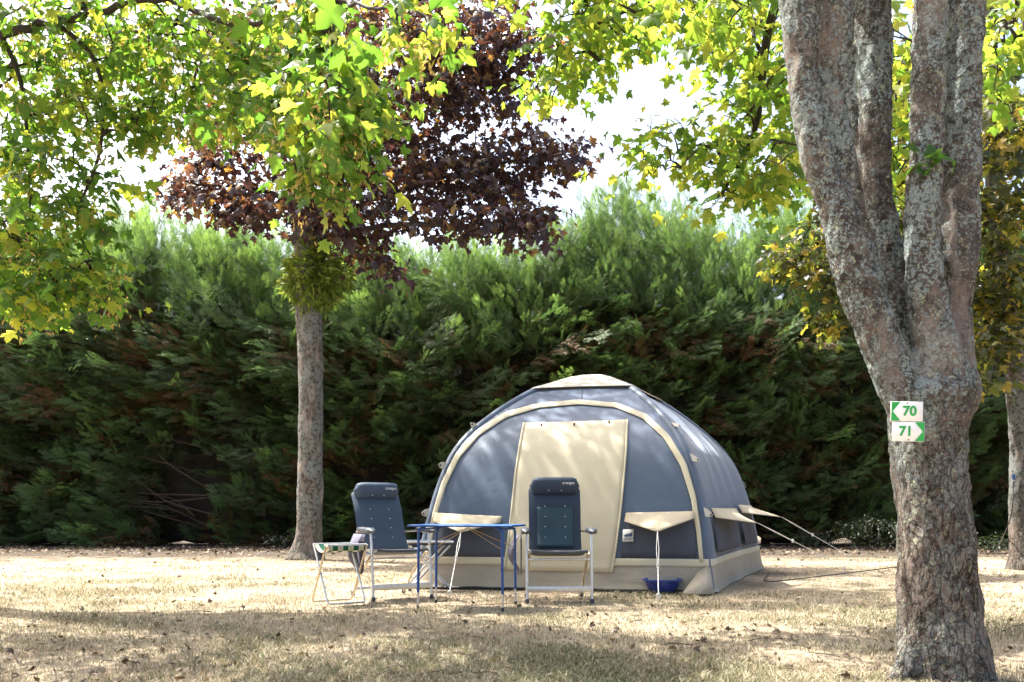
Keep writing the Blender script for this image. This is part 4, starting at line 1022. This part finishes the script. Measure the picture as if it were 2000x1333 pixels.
# ================================================================== TABLE
def table():
    loc = (-.375, 7.40, 0); root = thing('folding_table', 'blue folding camping table with thin tubular legs and wire braces', 'table', loc, R(-12))
    MB().box((0, 0, .696), (.88, .58, .012)).build('table_top', M['blue_top'], root, bevel=.004)
    mb = MB(); w, d = .44, .29
    mb.tube([(-w, -d, .693), (w, -d, .693), (w, d, .693), (-w, d, .693)], .0085, 8, closed=True); mb.build('rim', M['blue_paint'], root)
    for sx in (-1, 1):
        for sy in (-1, 1):
            x, y = sx*.355, sy*.255
            lg = MB().tube([(x-sx*.06, y, .678), (x-sx*.02, y, .672), (x, y, .64), (x+sx*.004, y, .14)], .0115, 10).build('leg', M['blue_paint'], root)
            MB().tube([(x+sx*.004, y, .15), (x+sx*.006, y, .02)], .0085, 8).build('leg_extension', M['alu'], lg)
            MB().lathe([(0, 0), (.011, 0), (.013, .01), (.011, .03), (0, .032)], 12).build('foot_cap', M['black'], lg).location = (x+sx*.006, y, 0)
            MB().tube([(0, sy*.02, .675), (x, y, .50)], .003, 6).build('brace', M['wire'], root)
    MB().tube([(-.355, -.255, .665), (-.355, .255, .665)], .008, 8).build('cross_rail', M['blue_paint'], root)
    MB().tube([(.355, -.255, .665), (.355, .255, .665)], .008, 8).build('cross_rail', M['blue_paint'], root)
table()

# ================================================================== STOOLS
def striped_stool():
    loc = (-1.53, 7.72, 0); root = thing('folding_stool', 'folding stool with green and cream striped canvas seat', 'stool', loc, R(36))
    L, w, h = .185, .15, .52
    for s, nm in ((1, M['alu']), (-1, M['champagne'])):
        mb = MB(); c = .03
        pts = [(-L, s*w, h), (-L, -s*w*.9, .04), (-L+.01, -s*w, .015), (-L+.04, -s*w, .012), (L-.04, -s*w, .012), (L-.01, -s*w, .015), (L, -s*w*.9, .04), (L, s*w, h)]
        x = .008*s; pts = [(p[0]+(x if p[0] < 0 else -x), p[1], p[2]) for p in pts]
        mb.tube(pts, .0095, 10); mb.build('frame', nm, root)
        MB().tube([(-L, s*w, h), (L, s*w, h)], .011, 10).build('top_rail', M['alu'], root)
    mb = MB(); mb.grid(lambda u, v: (-L+.012+(2*L-.024)*u, -w+2*w*v, h+.008-.075*math.sin(math.pi*v)**.8-.008*math.sin(math.pi*u)*0), 24, 16); mb.build('seat', M['stripes'], root, solid=.003)
    mb = MB()
    for s in (-1, 1): mb.grid(lambda u, v: (-L+.012+(2*L-.024)*u, s*(w+.013*math.sin(math.pi*v*.9)), h+.009-.06*v), 24, 5)
    mb.build('seat_edge', M['stripes'], root, solid=.003)
    for s in (-1, 1): MB().tube([(s*(L+.012), 0, .27), (s*(L-.02), 0, .27)], .007, 8).build('rivet', M['alu'], root)
striped_stool()

def foot_stool():
    p = ground_at(838, 1150); loc = (float(p[0]), float(p[1])-.1, 0); root = thing('footstool', 'low padded footstool with crossed metal legs behind the blue table', 'footstool', loc, R(14))
    MB().box((0, 0, .49), (.46, .36, .045)).build('seat', M['pad'], root, bevel=.015, seg=3)
    mb = MB(); w, d = .23, .18; mb.tube([(-w, -d, .5), (w, -d, .5), (w, d, .5), (-w, d, .5)], .011, 8, closed=True); mb.build('frame', M['alu'], root)
    for s in (-1, 1):
        for q in (-1, 1):
            lg = MB().tube([(q*.21, s*.15, .47), (-q*.21, s*(.15+.012*q), .02)], .0115, 8).build('leg', M['alu'], root)
            MB().lathe([(0, 0), (.016, 0), (.018, .012), (.014, .03), (0, .032)], 12).build('foot_cap', M['grip'], lg).location = (-q*.212, s*(.15+.012*q), 0)
    for q in (-1, 1): MB().tube([(q*.2, -.15, .05), (q*.2, .15, .05)], .009, 8).build('cross_bar', M['alu'], root)
foot_stool()

# ================================================================== SIGNS
def sign(txt, px, py, left, label):
    Y = 4.045; c = at(px, py, Y); w, h, t = .143, .091, .005
    root = thing('pitch_sign', label, 'sign', tuple(c), R(-6), 'number signs on the trunk'); root.rotation_euler = (0, R(1.5), R(-6))
    MB().box((0, 0, 0), (w, t, h)).build('plate', M['sign_w'], root, bevel=.001, seg=1)
    s = -1 if left else 1; e = w/2-.0015; tw = .042; y = -t/2-.0008; g = h/2-.0015
    mb = MB()
    for z in (1, -1):
        tri = [(s*e, y, z*g), (s*(e-tw), y, z*g), (s*(e-.006), y, 0.0), (s*e, y, 0.0)]
        if z*s < 0: tri = tri[::-1]
        mb.add(tri, [(0, 1, 2, 3)])
    mb.build('arrow_corners', M['sign_g'], root, smooth=False, solid=.0004)
    me = text_mesh(txt, .062, .0006, .0022); o = link('numerals', me, M['sign_g'], root); o.rotation_euler = (R(90), 0, 0); o.location = (-s*.012, -t/2-.001, 0)
    for x, z in (((.0, .038),) if left else ((.0, -.038),)):
        MB().tube([(x, -t/2, z), (x, -t/2-.003, z)], .0035, 10).build('screw', M['screw'], root)
sign('70', 1771, 804, True, 'white and green number sign reading 70, arrow pointing left')
sign('71', 1774, 843.5, False, 'white and green number sign reading 71, arrow pointing right')

# ================================================================== CABLE
def cable():
    pts = [(3.3, 11.2, .01), tuple(ground_at(1500, 1138)), tuple(ground_at(1600, 1128)), tuple(ground_at(1740, 1111)), tuple(ground_at(1870, 1096)), tuple(ground_at(1935, 1082))]
    pts = [(a, b, .012) for a, b, _ in pts]; e = at(1972, 1000, BY); pts += [tuple(at(1958, 1050, BY+.4)), tuple(at(1976, 1000, BY-.28)), tuple(at(1980, 940, BY-.26))]
    root = thing('power_cable', 'black power cable trailing over the ground from the tent to the right trunk', 'cable', (pts[0][0], pts[0][1], 0)); off = (pts[0][0], pts[0][1], 0)
    MB().tube(interp_poly(pts, 10), .007, 6).build('cord', M['cable'], root, off=off)
    MB().box(at(1980, 932, BY-.26), (.035, .035, .08)).build('plug', M['plug'], root, off=off, bevel=.012)
cable()

# ================================================================== LIGHT, SKY, CAMERA
EL, AZ = 60, -58
w = bpy.data.worlds.new('World'); S.world = w; w.use_nodes = True; nt = w.node_tree; nt.nodes.clear()
sky = nt.nodes.new('ShaderNodeTexSky'); sky.sky_type = 'NISHITA'; sky.sun_disc = False; sky.sun_elevation = R(EL); sky.sun_rotation = R(AZ); sky.air_density = 1.0; sky.dust_density = 7.0; sky.ozone_density = 1.0
bg = nt.nodes.new('ShaderNodeBackground'); bg.inputs[1].default_value = .12; wo = nt.nodes.new('ShaderNodeOutputWorld')
nt.links.new(sky.outputs[0], bg.inputs[0]); nt.links.new(bg.outputs[0], wo.inputs[0])
sun = bpy.data.lights.new('sun', 'SUN'); sun.energy = 4.8; sun.angle = R(.53); sun.color = (1, .95, .86)
so = bpy.data.objects.new('sun', sun); COL.objects.link(so)
d = Vector((math.sin(R(AZ))*math.cos(R(EL)), math.cos(R(AZ))*math.cos(R(EL)), math.sin(R(EL))))
so.rotation_euler = d.to_track_quat('Z', 'Y').to_euler(); so.location = d*40

cam = bpy.data.cameras.new('camera'); co = bpy.data.objects.new('camera', cam); COL.objects.link(co)
co.location = (0, 0, CH); co.rotation_euler = (R(90), 0, 0); cam.sensor_width = 36; cam.lens = 36*F/2000; cam.shift_y = (HZ-666.5)/2000; cam.clip_end = 2000; cam.clip_start = .05
cam.dof.use_dof = True; cam.dof.focus_distance = 9.5; cam.dof.aperture_fstop = 5.6
S.camera = co
S.view_settings.view_transform = 'Standard'; S.view_settings.look = 'None'; S.view_settings.exposure = 2.0; S.view_settings.gamma = 1
S.cycles.max_bounces = 8; S.cycles.transmission_bounces = 6; S.cycles.diffuse_bounces = 4
S.cycles.use_denoising = True; S.cycles.use_adaptive_sampling = False; S.cycles.sample_clamp_indirect = 6
